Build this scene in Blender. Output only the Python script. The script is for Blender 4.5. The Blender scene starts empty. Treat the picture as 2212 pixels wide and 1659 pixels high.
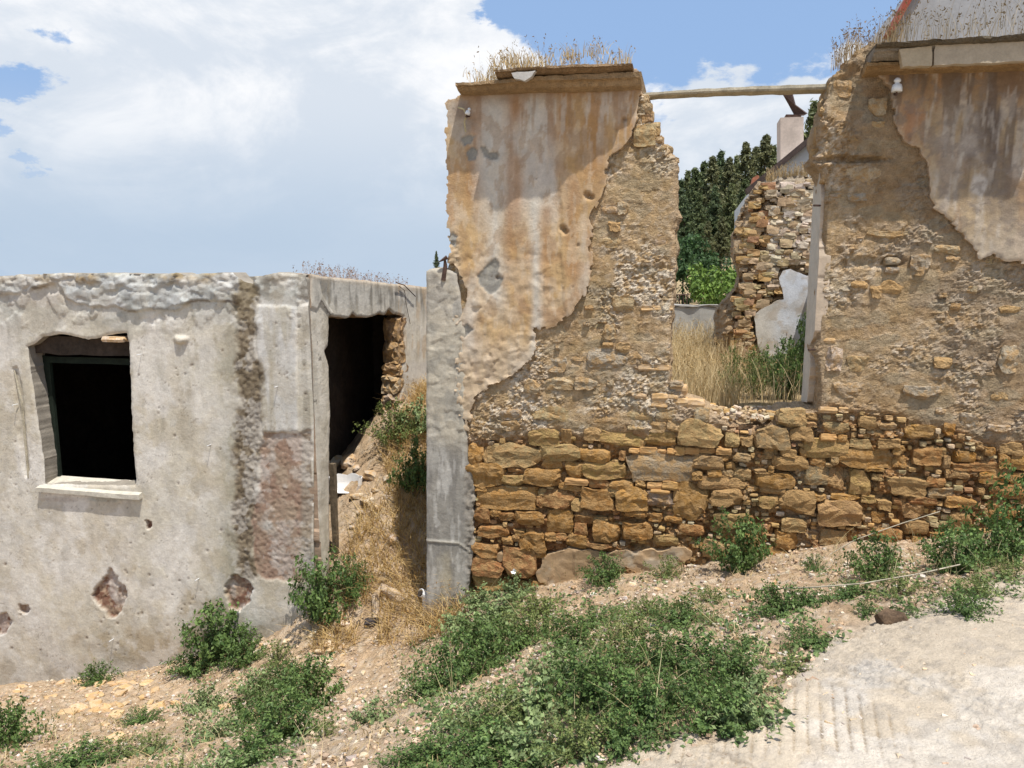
import bpy, math, random
import numpy as np
from mathutils import Vector
rnd = random.Random(7)
rs = np.random.RandomState(11)
R = math.radians
# ---------------------------------------------------------------- camera, sky, sun
FPX, PITCH, EYE = 1640.0, R(8.5), 1.65          # focal length in units of a 2212-wide frame
sc = bpy.context.scene
COL = sc.collection
cam_d = bpy.data.cameras.new('camera'); cam = bpy.data.objects.new('camera', cam_d); COL.objects.link(cam)
cam.location = (0, 0, EYE); cam.rotation_euler = (R(90) - PITCH, 0, 0)
cam_d.sensor_width = 36; cam_d.lens = 36 * FPX / 2212; cam_d.clip_start = 0.05; cam_d.clip_end = 6000
sc.camera = cam
CP, SP = math.cos(PITCH), math.sin(PITCH)
def ray(u, v):
    a = (np.asarray(u, float) - 1106) / FPX; b = (829.5 - np.asarray(v, float)) / FPX
    return a, CP + SP * b, CP * b - SP
YAW = R(13)
T = np.array([math.cos(YAW), -math.sin(YAW)]); N = np.array([-math.sin(YAW), -math.cos(YAW)]); W0 = np.array([0, 6.2])
# sun: light runs 1 into the facade, 0.98 to its left, 3.8 down
SX, SY = (N * 1.0 + T * 0.98); SZ = 3.8
sun_dir = Vector((SX, SY, SZ)).normalized()
sd = bpy.data.lights.new('sun', 'SUN'); sd.energy = 5.0; sd.angle = R(0.53); sd.color = (1.0, 0.955, 0.88)
sun = bpy.data.objects.new('sun', sd); COL.objects.link(sun); sun.location = (0, 0, 30)
sun.rotation_euler = sun_dir.to_track_quat('Z', 'Y').to_euler()
w = bpy.data.worlds.new('World'); sc.world = w; w.use_nodes = True
nt = w.node_tree; nt.nodes.clear(); L = nt.links.new
def nd(t, **k):
    n = nt.nodes.new(t)
    for a, b in k.items(): setattr(n, a, b)
    return n
def math_(op, a, b=None, c=None, clamp=False):
    n = nd('ShaderNodeMath', operation=op, use_clamp=clamp)
    for i, x in enumerate((a, b, c)):
        if x is None: continue
        if isinstance(x, (int, float)): n.inputs[i].default_value = x
        else: L(x, n.inputs[i])
    return n.outputs[0]
sky = nd('ShaderNodeTexSky', sky_type='NISHITA', sun_disc=False)
sky.sun_elevation = math.asin(sun_dir.z); sky.sun_rotation = math.atan2(sun_dir.x, sun_dir.y)
sky.air_density = 1.0; sky.dust_density = 1.2; sky.ozone_density = 2.0
tc = nd('ShaderNodeTexCoord')
mp = nd('ShaderNodeMapping'); mp.inputs['Scale'].default_value = (1, 1, 1.9); L(tc.outputs['Generated'], mp.inputs[0])
def wnoise(scale, detail, rough, dist=0.0, off=0.0):
    n = nd('ShaderNodeTexNoise'); n.inputs['Scale'].default_value = scale; n.inputs['Detail'].default_value = detail
    n.inputs['Roughness'].default_value = rough; n.inputs['Distortion'].default_value = dist
    m = nd('ShaderNodeMapping'); m.inputs['Location'].default_value = (off, off * .7, -off); L(mp.outputs[0], m.inputs[0]); L(m.outputs[0], n.inputs['Vector'])
    return n.outputs[0]
n1 = wnoise(2.6, 12, .58, .25, 3.1); n2 = wnoise(5.5, 12, .62, .5, 8.3); n3 = wnoise(3.4, 12, .6, .6, 1.7)
acc = math_('ADD', math_('MULTIPLY', math_('SUBTRACT', n1, .5), 1.25), math_('MULTIPLY', math_('SUBTRACT', n2, .5), 1.15))
wn_ = nd('ShaderNodeTexNoise'); wn_.inputs['Scale'].default_value = 7; wn_.inputs['Detail'].default_value = 10; wn_.inputs['Roughness'].default_value = .62; L(mp.outputs[0], wn_.inputs['Vector'])
wv_ = nd('ShaderNodeVectorMath', operation='MULTIPLY_ADD'); L(wn_.outputs['Color'], wv_.inputs[0]); wv_.inputs[1].default_value = (.20, .20, .20)
wo_ = nd('ShaderNodeVectorMath', operation='SUBTRACT'); L(tc.outputs['Generated'], wo_.inputs[0]); wo_.inputs[1].default_value = (.10, .10, .10); L(wo_.outputs[0], wv_.inputs[2])
WARP = wv_.outputs[0]
def blobs(acc, lst):
    for (u, v, ww, amp) in lst:
        a, b, c = ray(u, v); d = Vector((float(a), float(b), float(c))).normalized()
        q = nd('ShaderNodeVectorMath', operation='DISTANCE'); L(WARP, q.inputs[0]); q.inputs[1].default_value = d
        e = math_('MULTIPLY', q.outputs['Value'], 1640.0 / ww)
        g = math_('POWER', 2.718, math_('MULTIPLY', math_('MULTIPLY', e, e), -1.0))
        acc = math_('ADD', acc, math_('MULTIPLY', g, amp))
    return acc
dens = blobs(acc, [(300, 60, 420, .42), (700, 120, 420, .42), (250, 330, 260, .38), (650, 300, 300, .4), (950, 190, 160, .4), (1680, 190, 130, .3), (1500, 330, 190, .5), (1720, 330, 160, .4), (1160, 120, 90, .3),
    (50, 195, 85, -.62), (-20, 270, 75, -.7), (150, 185, 55, -.3), (330, 265, 110, .5), (1450, 30, 230, -.62), (1700, 30, 130, -.5), (1180, 20, 90, -.35), (1300, 100, 90, -.2), (1880, 20, 80, -.2), (1150, 50, 60, -.3)])
# a thin grey veil low over the horizon
sep = nd('ShaderNodeSeparateXYZ'); L(tc.outputs['Generated'], sep.inputs[0])
def sstep(x, a, b):
    n = nd('ShaderNodeMapRange', interpolation_type='SMOOTHSTEP'); L(x, n.inputs[0]); n.inputs[1].default_value = a; n.inputs[2].default_value = b
    return n.outputs[0]
cover = sstep(dens, -.06, .16)
shade = sstep(math_('ADD', math_('MULTIPLY', n2, .45), math_('MULTIPLY', n3, .6)), .46, .64)
low = math_('SUBTRACT', 1.0, sstep(sep.outputs[2], .03, .22))
ccol = nd('ShaderNodeMix', data_type='RGBA'); L(shade, ccol.inputs[0]); ccol.inputs[6].default_value = (6.0, 6.55, 7.3, 1); ccol.inputs[7].default_value = (8.5, 8.55, 8.7, 1)
lowc = nd('ShaderNodeMix', data_type='RGBA'); L(math_('MULTIPLY', low, .92), lowc.inputs[0]); L(ccol.outputs[2], lowc.inputs[6]); lowc.inputs[7].default_value = (4.15, 5.15, 6.4, 1)
skc = nd('ShaderNodeMix', data_type='RGBA'); skc.inputs[0].default_value = .8; L(sky.outputs[0], skc.inputs[6]); skc.inputs[7].default_value = (2.9, 4.45, 7.2, 1)
allm = nd('ShaderNodeMix', data_type='RGBA'); L(math_('MAXIMUM', cover, math_('MULTIPLY', low, .9)), allm.inputs[0]); L(skc.outputs[2], allm.inputs[6]); L(lowc.outputs[2], allm.inputs[7])
bg = nd('ShaderNodeBackground'); bg.inputs['Strength'].default_value = .1; L(allm.outputs[2], bg.inputs[0])
wo = nd('ShaderNodeOutputWorld'); L(bg.outputs[0], wo.inputs[0])
vs = sc.view_settings; vs.view_transform = 'Standard'; vs.look = 'None'; vs.exposure = 0.25; vs.gamma = 1; vs.use_curve_mapping = False
sc.render.engine = 'CYCLES'; sc.cycles.max_bounces = 6; sc.cycles.transparent_max_bounces = 8
# ---------------------------------------------------------------- projection helpers (a plane in the world <-> where the photo shows it)
def plane_pt(u, v, d=0.0, O=W0, NN=N):
    a, b, c = ray(u, v); O2 = O + NN * d
    k = (O2[0] * NN[0] + O2[1] * NN[1]) / (a * NN[0] + b * NN[1])
    return a * k, b * k, EYE + c * k
def sz(u, v, d=0.0):
    x, y, z = plane_pt(u, v, d); return (x - W0[0]) * T[0] + (y - W0[1]) * T[1], z
def proj(x, y, z):
    zz = z - EYE; dep = y * CP - zz * SP; up = y * SP + zz * CP
    dep = np.maximum(dep, .05)
    return 1106 + FPX * x / dep, 829.5 - FPX * up / dep
def wpt(s, d, z): return (W0[0] + T[0] * s + N[0] * d, W0[1] + T[1] * s + N[1] * d, z)
# ---------------------------------------------------------------- numpy noise
def _h(ix, iy, seed):
    h = (ix.astype(np.int64) * 374761393 + iy.astype(np.int64) * 668265263 + seed * 974126177) & 0xffffffff
    h = ((h ^ (h >> 13)) * 1274126177) & 0xffffffff
    h = h ^ (h >> 16)
    return (h & 0xffffff) / float(0xffffff)
def vn(x, y, seed=0):
    ix = np.floor(x); iy = np.floor(y); fx = x - ix; fy = y - iy
    fx = fx * fx * (3 - 2 * fx); fy = fy * fy * (3 - 2 * fy)
    a = _h(ix, iy, seed); b = _h(ix + 1, iy, seed); c = _h(ix, iy + 1, seed); d = _h(ix + 1, iy + 1, seed)
    return (a * (1 - fx) + b * fx) * (1 - fy) + (c * (1 - fx) + d * fx) * fy
def fbm(x, y, o=4, seed=0, g=.5):
    x = np.asarray(x, float); y = np.asarray(y, float)
    t = 0; am = 1; tot = 0
    for i in range(o):
        t = t + am * vn(x * .8 + y * .6, y * .8 - x * .6, seed + i * 17); tot += am; am *= g; x = x * 2.03 + 5.1; y = y * 2.03 + 9.7
    return t / tot
def facets(x, y, seed=0, tilt=.6, jit=.9):
    """broken-rock relief: every cell a flat face with its own height, tilt and tone"""
    ix = np.floor(x); iy = np.floor(y); best = np.full(x.shape, 9.); sec = np.full(x.shape, 9.); hh = np.zeros(x.shape); cid = np.zeros(x.shape)
    for dx in (-1, 0, 1):
        for dy in (-1, 0, 1):
            cx = ix + dx; cy = iy + dy; px = cx + .5 + jit * (_h(cx, cy, seed) - .5); py = cy + .5 + jit * (_h(cx, cy, seed + 1) - .5)
            d = np.hypot(x - px, y - py); h = _h(cx, cy, seed + 2) + tilt * ((_h(cx, cy, seed + 3) - .5) * (x - px) + (_h(cx, cy, seed + 4) - .5) * (y - py)) * 2
            m = d < best; sec = np.where(m, best, np.minimum(sec, d)); hh = np.where(m, h, hh); cid = np.where(m, _h(cx, cy, seed + 5), cid); best = np.where(m, d, best)
    return hh, sec - best, cid
def ss(a, b, x):
    t = np.clip((x - a) / (b - a), 0, 1); return t * t * (3 - 2 * t)
def sdf(poly, U, V):
    """signed distance to a polygon, positive inside"""
    P = np.array(poly, float); x = U.ravel(); y = V.ravel(); d = np.full(x.shape, 1e18); ins = np.zeros(x.shape, bool)
    for i in range(len(P)):
        ax, ay = P[i]; bx, by = P[(i + 1) % len(P)]
        ex, ey = bx - ax, by - ay; t = np.clip(((x - ax) * ex + (y - ay) * ey) / (ex * ex + ey * ey + 1e-12), 0, 1)
        d = np.minimum(d, (x - ax - t * ex) ** 2 + (y - ay - t * ey) ** 2)
        if abs(by - ay) > 1e-9:
            c = ((ay > y) != (by > y)) & (x < (bx - ax) * (y - ay) / (by - ay) + ax); ins ^= c
    d = np.sqrt(d); return np.where(ins, d, -d).reshape(U.shape)
class Paint:
    """vertex colour built up from shapes"""
    def __init__(s, U, c): s.c = np.empty(U.shape + (3,)); s.c[:] = c
    def mix(s, m, col):
        m = np.clip(m, 0, 1)[..., None]; s.c = s.c * (1 - m) + np.array(col) * m
    def mul(s, f): s.c = s.c * f[..., None]
def blob(U, V, cu, cv, ru, rv, soft=.4, seed=1, rag=.35, fr=.05):
    q = np.sqrt(((U - cu) / ru) ** 2 + ((V - cv) / rv) ** 2) + rag * 2 * (fbm(U * fr, V * fr, 4, seed) - .5)
    return 1 - ss(1 - soft, 1 + soft * .3, q)
# ---------------------------------------------------------------- objects
def tag(o, label=None, cat=None, group=None, kind=None):
    if label: o['label'] = label
    if cat: o['category'] = cat
    if group: o['group'] = group
    if kind: o['kind'] = kind
    return o
def empty(name, loc, label=None, cat=None, group=None):
    o = bpy.data.objects.new(name, None); COL.objects.link(o); o.location = loc; o.empty_display_size = .1
    return tag(o, label, cat, group)
def link(name, me, parent=None):
    o = bpy.data.objects.new(name, me); COL.objects.link(o)
    if parent:
        o.parent = parent
        o.matrix_parent_inverse = parent_inv(parent)
    return o
def parent_inv(p):
    from mathutils import Matrix
    return Matrix.LocRotScale(p.location, p.rotation_euler, p.scale).inverted()
def mesh_np(name, V, Q, mat, col=None, smooth=True):
    """V (n,3), Q list of int arrays (m,3|4)"""
    me = bpy.data.meshes.new(name); V = np.ascontiguousarray(V, np.float32)
    Q = [np.asarray(q, np.int32) for q in (Q if isinstance(Q, list) else [Q]) if len(q)]
    nl = sum(q.size for q in Q); npoly = sum(len(q) for q in Q)
    me.vertices.add(len(V)); me.vertices.foreach_set('co', V.ravel())
    me.loops.add(nl); me.loops.foreach_set('vertex_index', np.concatenate([q.ravel() for q in Q]))
    me.polygons.add(npoly)
    st = []; tt = 0
    for q in Q:
        st.append(tt + np.arange(len(q)) * q.shape[1]); tt += q.size
    me.polygons.foreach_set('loop_start', np.concatenate(st).astype(np.int32))
    me.polygons.foreach_set('use_smooth', np.full(npoly, smooth, bool))
    me.update(calc_edges=True); me.validate()
    if col is not None:
        a = me.color_attributes.new('Col', 'FLOAT_COLOR', 'POINT')
        c = np.ones((len(V), 4), np.float32); c[:, :3] = col; a.data.foreach_set('color', c.ravel())
    if mat: me.materials.append(mat)
    return me
def grid_sheet(name, parent, mat, bounds, step, phi_fn, h_fn, col_fn, depth=.03, layers=1, back=False, skirt=None, O=W0, TT=T, NN=N, smooth=True, rough=0.0):
    s0, s1, z0, z1 = bounds
    s = np.arange(s0, s1, step); z = np.arange(z0, z1, step); S, Z = np.meshgrid(s, z)
    X = O[0] + TT[0] * S; Y = O[1] + TT[1] * S
    U, V = proj(X, Y, Z); phi = phi_fn(U, V, S, Z)
    cc = (phi[:-1, :-1] + phi[1:, :-1] + phi[:-1, 1:] + phi[1:, 1:]) > 0
    nz, ns = S.shape; idx = np.arange(nz * ns).reshape(nz, ns)
    gz, gs = np.gradient(phi, step); g2 = gz ** 2 + gs ** 2 + 1e-9
    pad = np.zeros((nz + 1, ns + 1), bool); pad[1:-1, 1:-1] = cc
    a, b, c, d = pad[:-1, :-1], pad[:-1, 1:], pad[1:, :-1], pad[1:, 1:]
    used = a | b | c | d; bound = used & ~(a & b & c & d)
    k = -phi / g2; ms = np.clip(k * gs, -.75 * step, .75 * step); mz = np.clip(k * gz, -.75 * step, .75 * step)
    S2 = S + np.where(bound, ms, 0); Z2 = Z + np.where(bound, mz, 0)
    Hh = h_fn(U, V, S, Z, phi); C = col_fn(U, V, S, Z, phi)
    def pos(S_, H_, Z_): return np.stack([O[0] + TT[0] * S_ + NN[0] * H_, O[1] + TT[1] * S_ + NN[1] * H_, Z_], -1)
    remap = np.full(nz * ns, -1); ui = idx[used]; remap[ui] = np.arange(len(ui))
    verts = [pos(S2, Hh, Z2)[used]]; cols = [C[used]]
    q = np.stack([idx[:-1, :-1][cc], idx[:-1, 1:][cc], idx[1:, 1:][cc], idx[1:, :-1][cc]], -1); quads = [remap[q]]
    E = []
    cp = pad
    up = cp[1:, 1:-1]; dn = cp[:-1, 1:-1]     # horizontal edges between verts (j,i)-(j,i+1)
    m = up & ~dn; E.append(np.stack([idx[:, :-1][m], idx[:, 1:][m]], -1))
    m = dn & ~up; E.append(np.stack([idx[:, 1:][m], idx[:, :-1][m]], -1))
    rt = cp[1:-1, 1:]; lf = cp[1:-1, :-1]
    m = lf & ~rt; E.append(np.stack([idx[:-1, :][m], idx[1:, :][m]], -1))
    m = rt & ~lf; E.append(np.stack([idx[1:, :][m], idx[:-1, :][m]], -1))
    E = np.concatenate(E); nb = len(ui)
    bi = idx[bound]; bm = np.full(nz * ns, -1); bm[bi] = np.arange(len(bi))
    prev = remap; cnt = nb
    for l in range(0, layers + 1):
        f = l / layers; Hb = Hh * (1 - f) - depth * f
        gn = np.sqrt(g2)
        r = 0 if l == 0 else rough * (fbm(S * 9 + 31 * l, Z * 9, 3, 77 + l) - .5) * 2 * (1 if l < layers or not back else .3)
        Sl = S2 - gs / gn * r; Zl = Z2 - gz / gn * r
        verts.append(pos(Sl, Hb, Zl)[bound])
        if skirt is None: cols.append(C[bound])
        else:
            sc_ = np.empty(C.shape); sc_[:] = skirt; sc_ = sc_ * (.82 + .36 * fbm(S * 20 + l * 3, Z * 20, 3, 5 + l))[..., None]; cols.append(sc_[bound])
        cur = bm + cnt
        if l: quads.append(np.stack([prev[E[:, 1]], prev[E[:, 0]], cur[E[:, 0]], cur[E[:, 1]]], -1))
        prev = cur; cnt += len(bi)
    if back:
        verts.append(pos(S2, np.full(S.shape, -depth), Z2)[used]); cols.append(C[used]); quads.append((remap[q] + cnt)[:, ::-1])
    me = mesh_np(name, np.concatenate(verts), [np.concatenate(quads)], mat, np.concatenate(cols), smooth)
    return link(name, me, parent)
# ---------------------------------------------------------------- materials
def material(name, rough=.9, source='attr', color=(1, 1, 1), var=.25, vscale=14, bumps=((60, .4, .004),), spec=.2, transl=0.0, metal=0.0, var2=None):
    m = bpy.data.materials.new(name); m.use_nodes = True; t = m.node_tree; t.nodes.clear(); l = t.links.new
    out = t.nodes.new('ShaderNodeOutputMaterial'); b = t.nodes.new('ShaderNodeBsdfPrincipled'); l(b.outputs[0], out.inputs[0])
    b.inputs['Roughness'].default_value = rough; b.inputs['Specular IOR Level'].default_value = spec; b.inputs['Metallic'].default_value = metal
    tc = t.nodes.new('ShaderNodeTexCoord')
    if source == 'attr':
        a = t.nodes.new('ShaderNodeVertexColor'); a.layer_name = 'Col'; base = a.outputs[0]
    elif source == 'obj':
        a = t.nodes.new('ShaderNodeObjectInfo'); base = a.outputs['Color']
    else:
        a = t.nodes.new('ShaderNodeRGB'); a.outputs[0].default_value = (*color, 1); base = a.outputs[0]
    geo = t.nodes.new('ShaderNodeNewGeometry')
    cur = base
    for (scl, amt) in [(vscale, var), (vscale * 7, var * .7)] + ([var2] if var2 else []):
        n = t.nodes.new('ShaderNodeTexNoise'); n.inputs['Scale'].default_value = scl; n.inputs['Detail'].default_value = 5; n.inputs['Roughness'].default_value = .65
        l(geo.outputs['Position'], n.inputs['Vector'])
        mr = t.nodes.new('ShaderNodeMapRange'); mr.inputs[1].default_value = .3; mr.inputs[2].default_value = .7; mr.inputs[3].default_value = 1 - amt; mr.inputs[4].default_value = 1 + amt
        l(n.outputs[0], mr.inputs[0])
        mx = t.nodes.new('ShaderNodeVectorMath'); mx.operation = 'SCALE'; l(cur, mx.inputs[0]); l(mr.outputs[0], mx.inputs['Scale']); cur = mx.outputs[0]
    if source == 'obj':
        n = t.nodes.new('ShaderNodeTexNoise'); n.inputs['Scale'].default_value = 17; n.inputs['Detail'].default_value = 6; n.inputs['Roughness'].default_value = .7; l(geo.outputs['Position'], n.inputs['Vector'])
        mr = t.nodes.new('ShaderNodeMapRange'); mr.inputs[1].default_value = .43; mr.inputs[2].default_value = .57; mr.inputs[4].default_value = .8; l(n.outputs[0], mr.inputs[0])
        mx = t.nodes.new('ShaderNodeMix'); mx.data_type = 'RGBA'; l(mr.outputs[0], mx.inputs[0]); l(cur, mx.inputs[6]); mx.inputs[7].default_value = (.47, .29, .125, 1); cur = mx.outputs[2]
    l(cur, b.inputs['Base Color'])
    prev = None
    for (scl, st, dist) in bumps:
        n = t.nodes.new('ShaderNodeTexNoise'); n.inputs['Scale'].default_value = scl; n.inputs['Detail'].default_value = 6; n.inputs['Roughness'].default_value = .62
        l(geo.outputs['Position'], n.inputs['Vector'])
        bp = t.nodes.new('ShaderNodeBump'); bp.inputs['Strength'].default_value = st; bp.inputs['Distance'].default_value = dist
        l(n.outputs[0], bp.inputs['Height'])
        if prev: l(prev, bp.inputs['Normal'])
        prev = bp.outputs[0]
    if prev: l(prev, b.inputs['Normal'])
    if transl:
        tr = t.nodes.new('ShaderNodeBsdfTranslucent'); l(cur, tr.inputs[0]); ms = t.nodes.new('ShaderNodeMixShader'); ms.inputs[0].default_value = transl
        l(b.outputs[0], ms.inputs[1]); l(tr.outputs[0], ms.inputs[2]); l(ms.outputs[0], out.inputs[0])
    return m
M_plaster = material('plaster', var=.12, vscale=10, bumps=((45, .5, .007), (150, .6, .004)))
M_rubble = material('rubble_mortar', var=.24, vscale=18, bumps=((42, 1.0, .03), (120, 1.0, .014)))
M_stone = material('stone', source='obj', var=.28, vscale=15, bumps=((34, 1.0, .03), (110, 1.0, .012)))
M_brick = material('brick', source='obj', var=.18, vscale=20, bumps=((60, .6, .006),))
M_conc = material('concrete', var=.16, vscale=10, bumps=((50, .5, .006), (200, .4, .002)))
M_dirt = material('dirt', var=.22, vscale=12, bumps=((34, 1.0, .02), (130, 1.0, .010)))
M_road = material('road_concrete', var=.13, vscale=14, bumps=((90, 1.0, .010), (260, .8, .004)), var2=(1.6, .1))
M_leaf = material('leaf', rough=.55, var=.2, vscale=5, bumps=(), spec=.3, transl=.3)
M_straw = material('straw', rough=.8, var=.15, vscale=5, bumps=(), transl=.25)
M_wood = material('weathered_wood', source='rgb', color=(.37, .33, .25), var=.3, vscale=9, bumps=((60, .6, .006),))
M_soot_shade = material('soot_and_shade', source='rgb', color=(.05, .037, .028), var=.4, vscale=3, bumps=((20, .5, .01),))  # soot on the walls; also paints shade in block cell and pipe mouth
M_rust = material('rusty_metal', source='rgb', color=(.075, .045, .035), var=.4, vscale=20, bumps=((80, .3, .003),), rough=.7)
M_white = material('white_plastic', source='rgb', color=(.78, .78, .78), var=.05, bumps=(), rough=.5)
M_china = material('glazed_china', source='rgb', color=(.72, .74, .76), var=.08, bumps=(), rough=.25, spec=.5)
M_whitewash = material('whitewash', source='rgb', color=(.60, .61, .62), var=.08, vscale=3, bumps=((40, .2, .004),))
M_frame = material('dark_painted_wood', source='rgb', color=(.012, .018, .012), var=.4, bumps=((60, .4, .003),))
M_bark = material('bark', source='rgb', color=(.10, .07, .05), var=.3, bumps=((20, .6, .02),))
M_roofred = material('red_verge', source='rgb', color=(.28, .07, .045), var=.2, bumps=((20, .3, .01),))
# ---------------------------------------------------------------- small shape helpers
def ellip(u0, v0, u1, v1): return (u0 + u1) / 2, (v0 + v1) / 2, abs(u1 - u0), abs(v1 - v0)
def prism(name, mat, parent, outline, axis_a, axis_b, axis_c, c0, c1, origin=(0, 0, 0), nc=2, jit=0.0, color=None):
    """outline [(a,b)] swept from c0 to c1 along axis_c, jittered a little so edges are not ruler straight"""
    A, B, Cx, O_ = (np.array(q, float) for q in (axis_a, axis_b, axis_c, origin)); n = len(outline); V = []
    cs = np.linspace(c0, c1, nc)
    for c in cs:
        for a, b in outline:
            V.append(O_ + A * (a + rnd.uniform(-jit, jit)) + B * (b + rnd.uniform(-jit, jit)) + Cx * c)
    F = [(i * n + j, i * n + (j + 1) % n, (i + 1) * n + (j + 1) % n, (i + 1) * n + j) for i in range(nc - 1) for j in range(n)]
    F += [tuple(range(n))[::-1], tuple(range((nc - 1) * n, nc * n))]
    me = bpy.data.meshes.new(name); me.from_pydata([tuple(v) for v in V], [], F); me.materials.append(mat)
    if color is not None:
        a = me.color_attributes.new('Col', 'FLOAT_COLOR', 'POINT'); a.data.foreach_set('color', np.tile(np.array([*color, 1], np.float32), len(V)))
    import bmesh
    bm = bmesh.new(); bm.from_mesh(me); bmesh.ops.recalc_face_normals(bm, faces=bm.faces); bm.to_mesh(me); bm.free()
    return link(name, me, parent)
T3 = (T[0], T[1], 0); N3 = (N[0], N[1], 0); Z3 = (0, 0, 1); O3 = (W0[0], W0[1], 0)
def wall_box(name, mat, parent, s0, s1, z0, z1, d0, d1, nc=2, jit=0.0, color=None):
    return prism(name, mat, parent, [(d0, z0), (d1, z0), (d1, z1), (d0, z1)], N3, Z3, T3, s0, s1, O3, nc, jit, color)
def tube(name, mat, parent, pts, rad, n=6, color=None):
    P = [Vector(p) for p in pts]; V = []; F = []
    for i, p in enumerate(P):
        t = (P[min(i + 1, len(P) - 1)] - P[max(i - 1, 0)]).normalized(); a = t.cross(Vector((0.3, .2, 1))).normalized(); b = t.cross(a)
        r = rad[i] if isinstance(rad, (list, tuple)) else rad
        for k in range(n): V.append(p + (a * math.cos(k * 2 * math.pi / n) + b * math.sin(k * 2 * math.pi / n)) * r)
    for i in range(len(P) - 1):
        for k in range(n): F.append((i * n + k, i * n + (k + 1) % n, (i + 1) * n + (k + 1) % n, (i + 1) * n + k))
    F += [tuple(range(n))[::-1], tuple(range((len(P) - 1) * n, len(P) * n))]
    me = bpy.data.meshes.new(name); me.from_pydata([tuple(v) for v in V], [], F); me.materials.append(mat)
    if color is not None:
        a = me.color_attributes.new('Col', 'FLOAT_COLOR', 'POINT'); a.data.foreach_set('color', np.tile(np.array([*color, 1], np.float32), len(V)))
    return link(name, me, parent)
# stone shapes: a cube cut twice, corners knocked in
def stone_mesh(i, kind='stone', q=.22, jit=.15, mat=None, smooth=False):
    r = random.Random(100 + i); V = []; ids = {}
    for x in (-1, 0, 1):
        for y in (-1, 0, 1):
            for z in (-1, 0, 1):
                if x == y == z == 0: continue
                ids[(x, y, z)] = len(V); p = Vector((x, y, z)); n = abs(x) + abs(y) + abs(z)
                f = {1: 1.0, 2: 1 - q * .28, 3: 1 - q * .62}[n]
                V.append([(c * f + (r.uniform(-jit, jit) if kind == 'stone' else r.uniform(-jit, jit) * .5)) * .5 for c in p])
    F = []
    for ax in range(3):
        for sgn in (-1, 1):
            for a in (-1, 0):
                for b in (-1, 0):
                    def key(p, q_):
                        k = [0, 0, 0]; k[ax] = sgn; k[(ax + 1) % 3] = p; k[(ax + 2) % 3] = q_; return ids[tuple(k)]
                    f = (key(a, b), key(a + 1, b), key(a + 1, b + 1), key(a, b + 1))
                    if sgn < 0: f = f[::-1]
                    if r.random() < .5: F += [(f[0], f[1], f[2]), (f[0], f[2], f[3])]
                    else: F += [(f[1], f[2], f[3]), (f[1], f[3], f[0])]
    me = bpy.data.meshes.new(kind); me.from_pydata(V, [], F); me.materials.append(mat or (M_stone if kind == 'stone' else M_brick))
    return me
def rugged(i, kind='stone', mat=None, n=6, cuts=9, lo=.62, hi=.98, rough_=.035, box=True):
    r = np.random.RandomState(900 + i); V = []; F = []; key = {}
    def vid(p):
        k = tuple(np.round(p, 5))
        if k not in key: key[k] = len(V); V.append(p)
        return key[k]
    g = np.linspace(-1, 1, n + 1)
    for ax in range(3):
        for sg in (-1, 1):
            for a in range(n):
                for b in range(n):
                    def P(x, y):
                        p = [0, 0, 0]; p[ax] = sg; p[(ax + 1) % 3] = x; p[(ax + 2) % 3] = y; return p
                    f = [vid(P(g[a], g[b])), vid(P(g[a + 1], g[b])), vid(P(g[a + 1], g[b + 1])), vid(P(g[a], g[b + 1]))]
                    if sg < 0: f = f[::-1]
                    F += [(f[0], f[1], f[2]), (f[0], f[2], f[3])] if r.rand() < .5 else [(f[1], f[2], f[3]), (f[1], f[3], f[0])]
    V = np.array(V, float)
    V = V / (1 + .05 * (np.abs(V) ** 2).sum(1, keepdims=True) - .05)
    for c in range(cuts):
        d = r.normal(0, 1, 3) * np.array([1, .75, 1.15]); d /= np.linalg.norm(d); k = r.uniform(lo, hi) * np.abs(d).sum() * .93; e = V @ d - k; V = V - np.outer(np.maximum(e, 0), d)
    V += r.normal(0, rough_, V.shape) + .06 * np.sin(V[:, [1, 2, 0]] * 4 + r.uniform(0, 6, 3))
    me = bpy.data.meshes.new(kind); me.from_pydata([tuple(v * .5) for v in V], [], F); me.materials.append(mat or M_stone); return me
STONES = [rugged(i) for i in range(26)]
def pebble(i):
    r = random.Random(700 + i); V = [(x * .5 * r.uniform(.6, 1.1), y * .5 * r.uniform(.6, 1.1), z * .5 * r.uniform(.5, 1.1)) for x in (-1, 1) for y in (-1, 1) for z in (-1, 1)]
    me = bpy.data.meshes.new('chip'); me.from_pydata(V, [], [(0, 1, 3), (0, 3, 2), (4, 6, 7), (4, 7, 5), (0, 4, 5), (0, 5, 1), (2, 3, 7), (2, 7, 6), (0, 2, 6), (0, 6, 4), (1, 5, 7), (1, 7, 3)]); return me
CHIPS = [pebble(i) for i in range(14)]; LOWS = [stone_mesh(i) for i in range(10)]
BRICKS = [rugged(60 + i, 'brick', M_brick, n=4, cuts=3, lo=.86, hi=1.0, rough_=.03) for i in range(5)]
PAL = {'o': (.43, .275, .12), 'g': (.41, .34, .23), 'G': (.35, .325, .28), 't': (.45, .33, .20), 'r': (.36, .205, .105), 'b': (.47, .31, .165), 'O': (.46, .27, .09), 'W': (.56, .475, .37), 'q': (.50, .39, .275), 'y': (.42, .33, .18), 'p': (.38, .33, .31)}
def vary(c, a=.12):
    f = rnd.uniform(1 - a, 1 + a); return (c[0] * f * rnd.uniform(.96, 1.04), c[1] * f, c[2] * f * rnd.uniform(.9, 1.1), 1)
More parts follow.
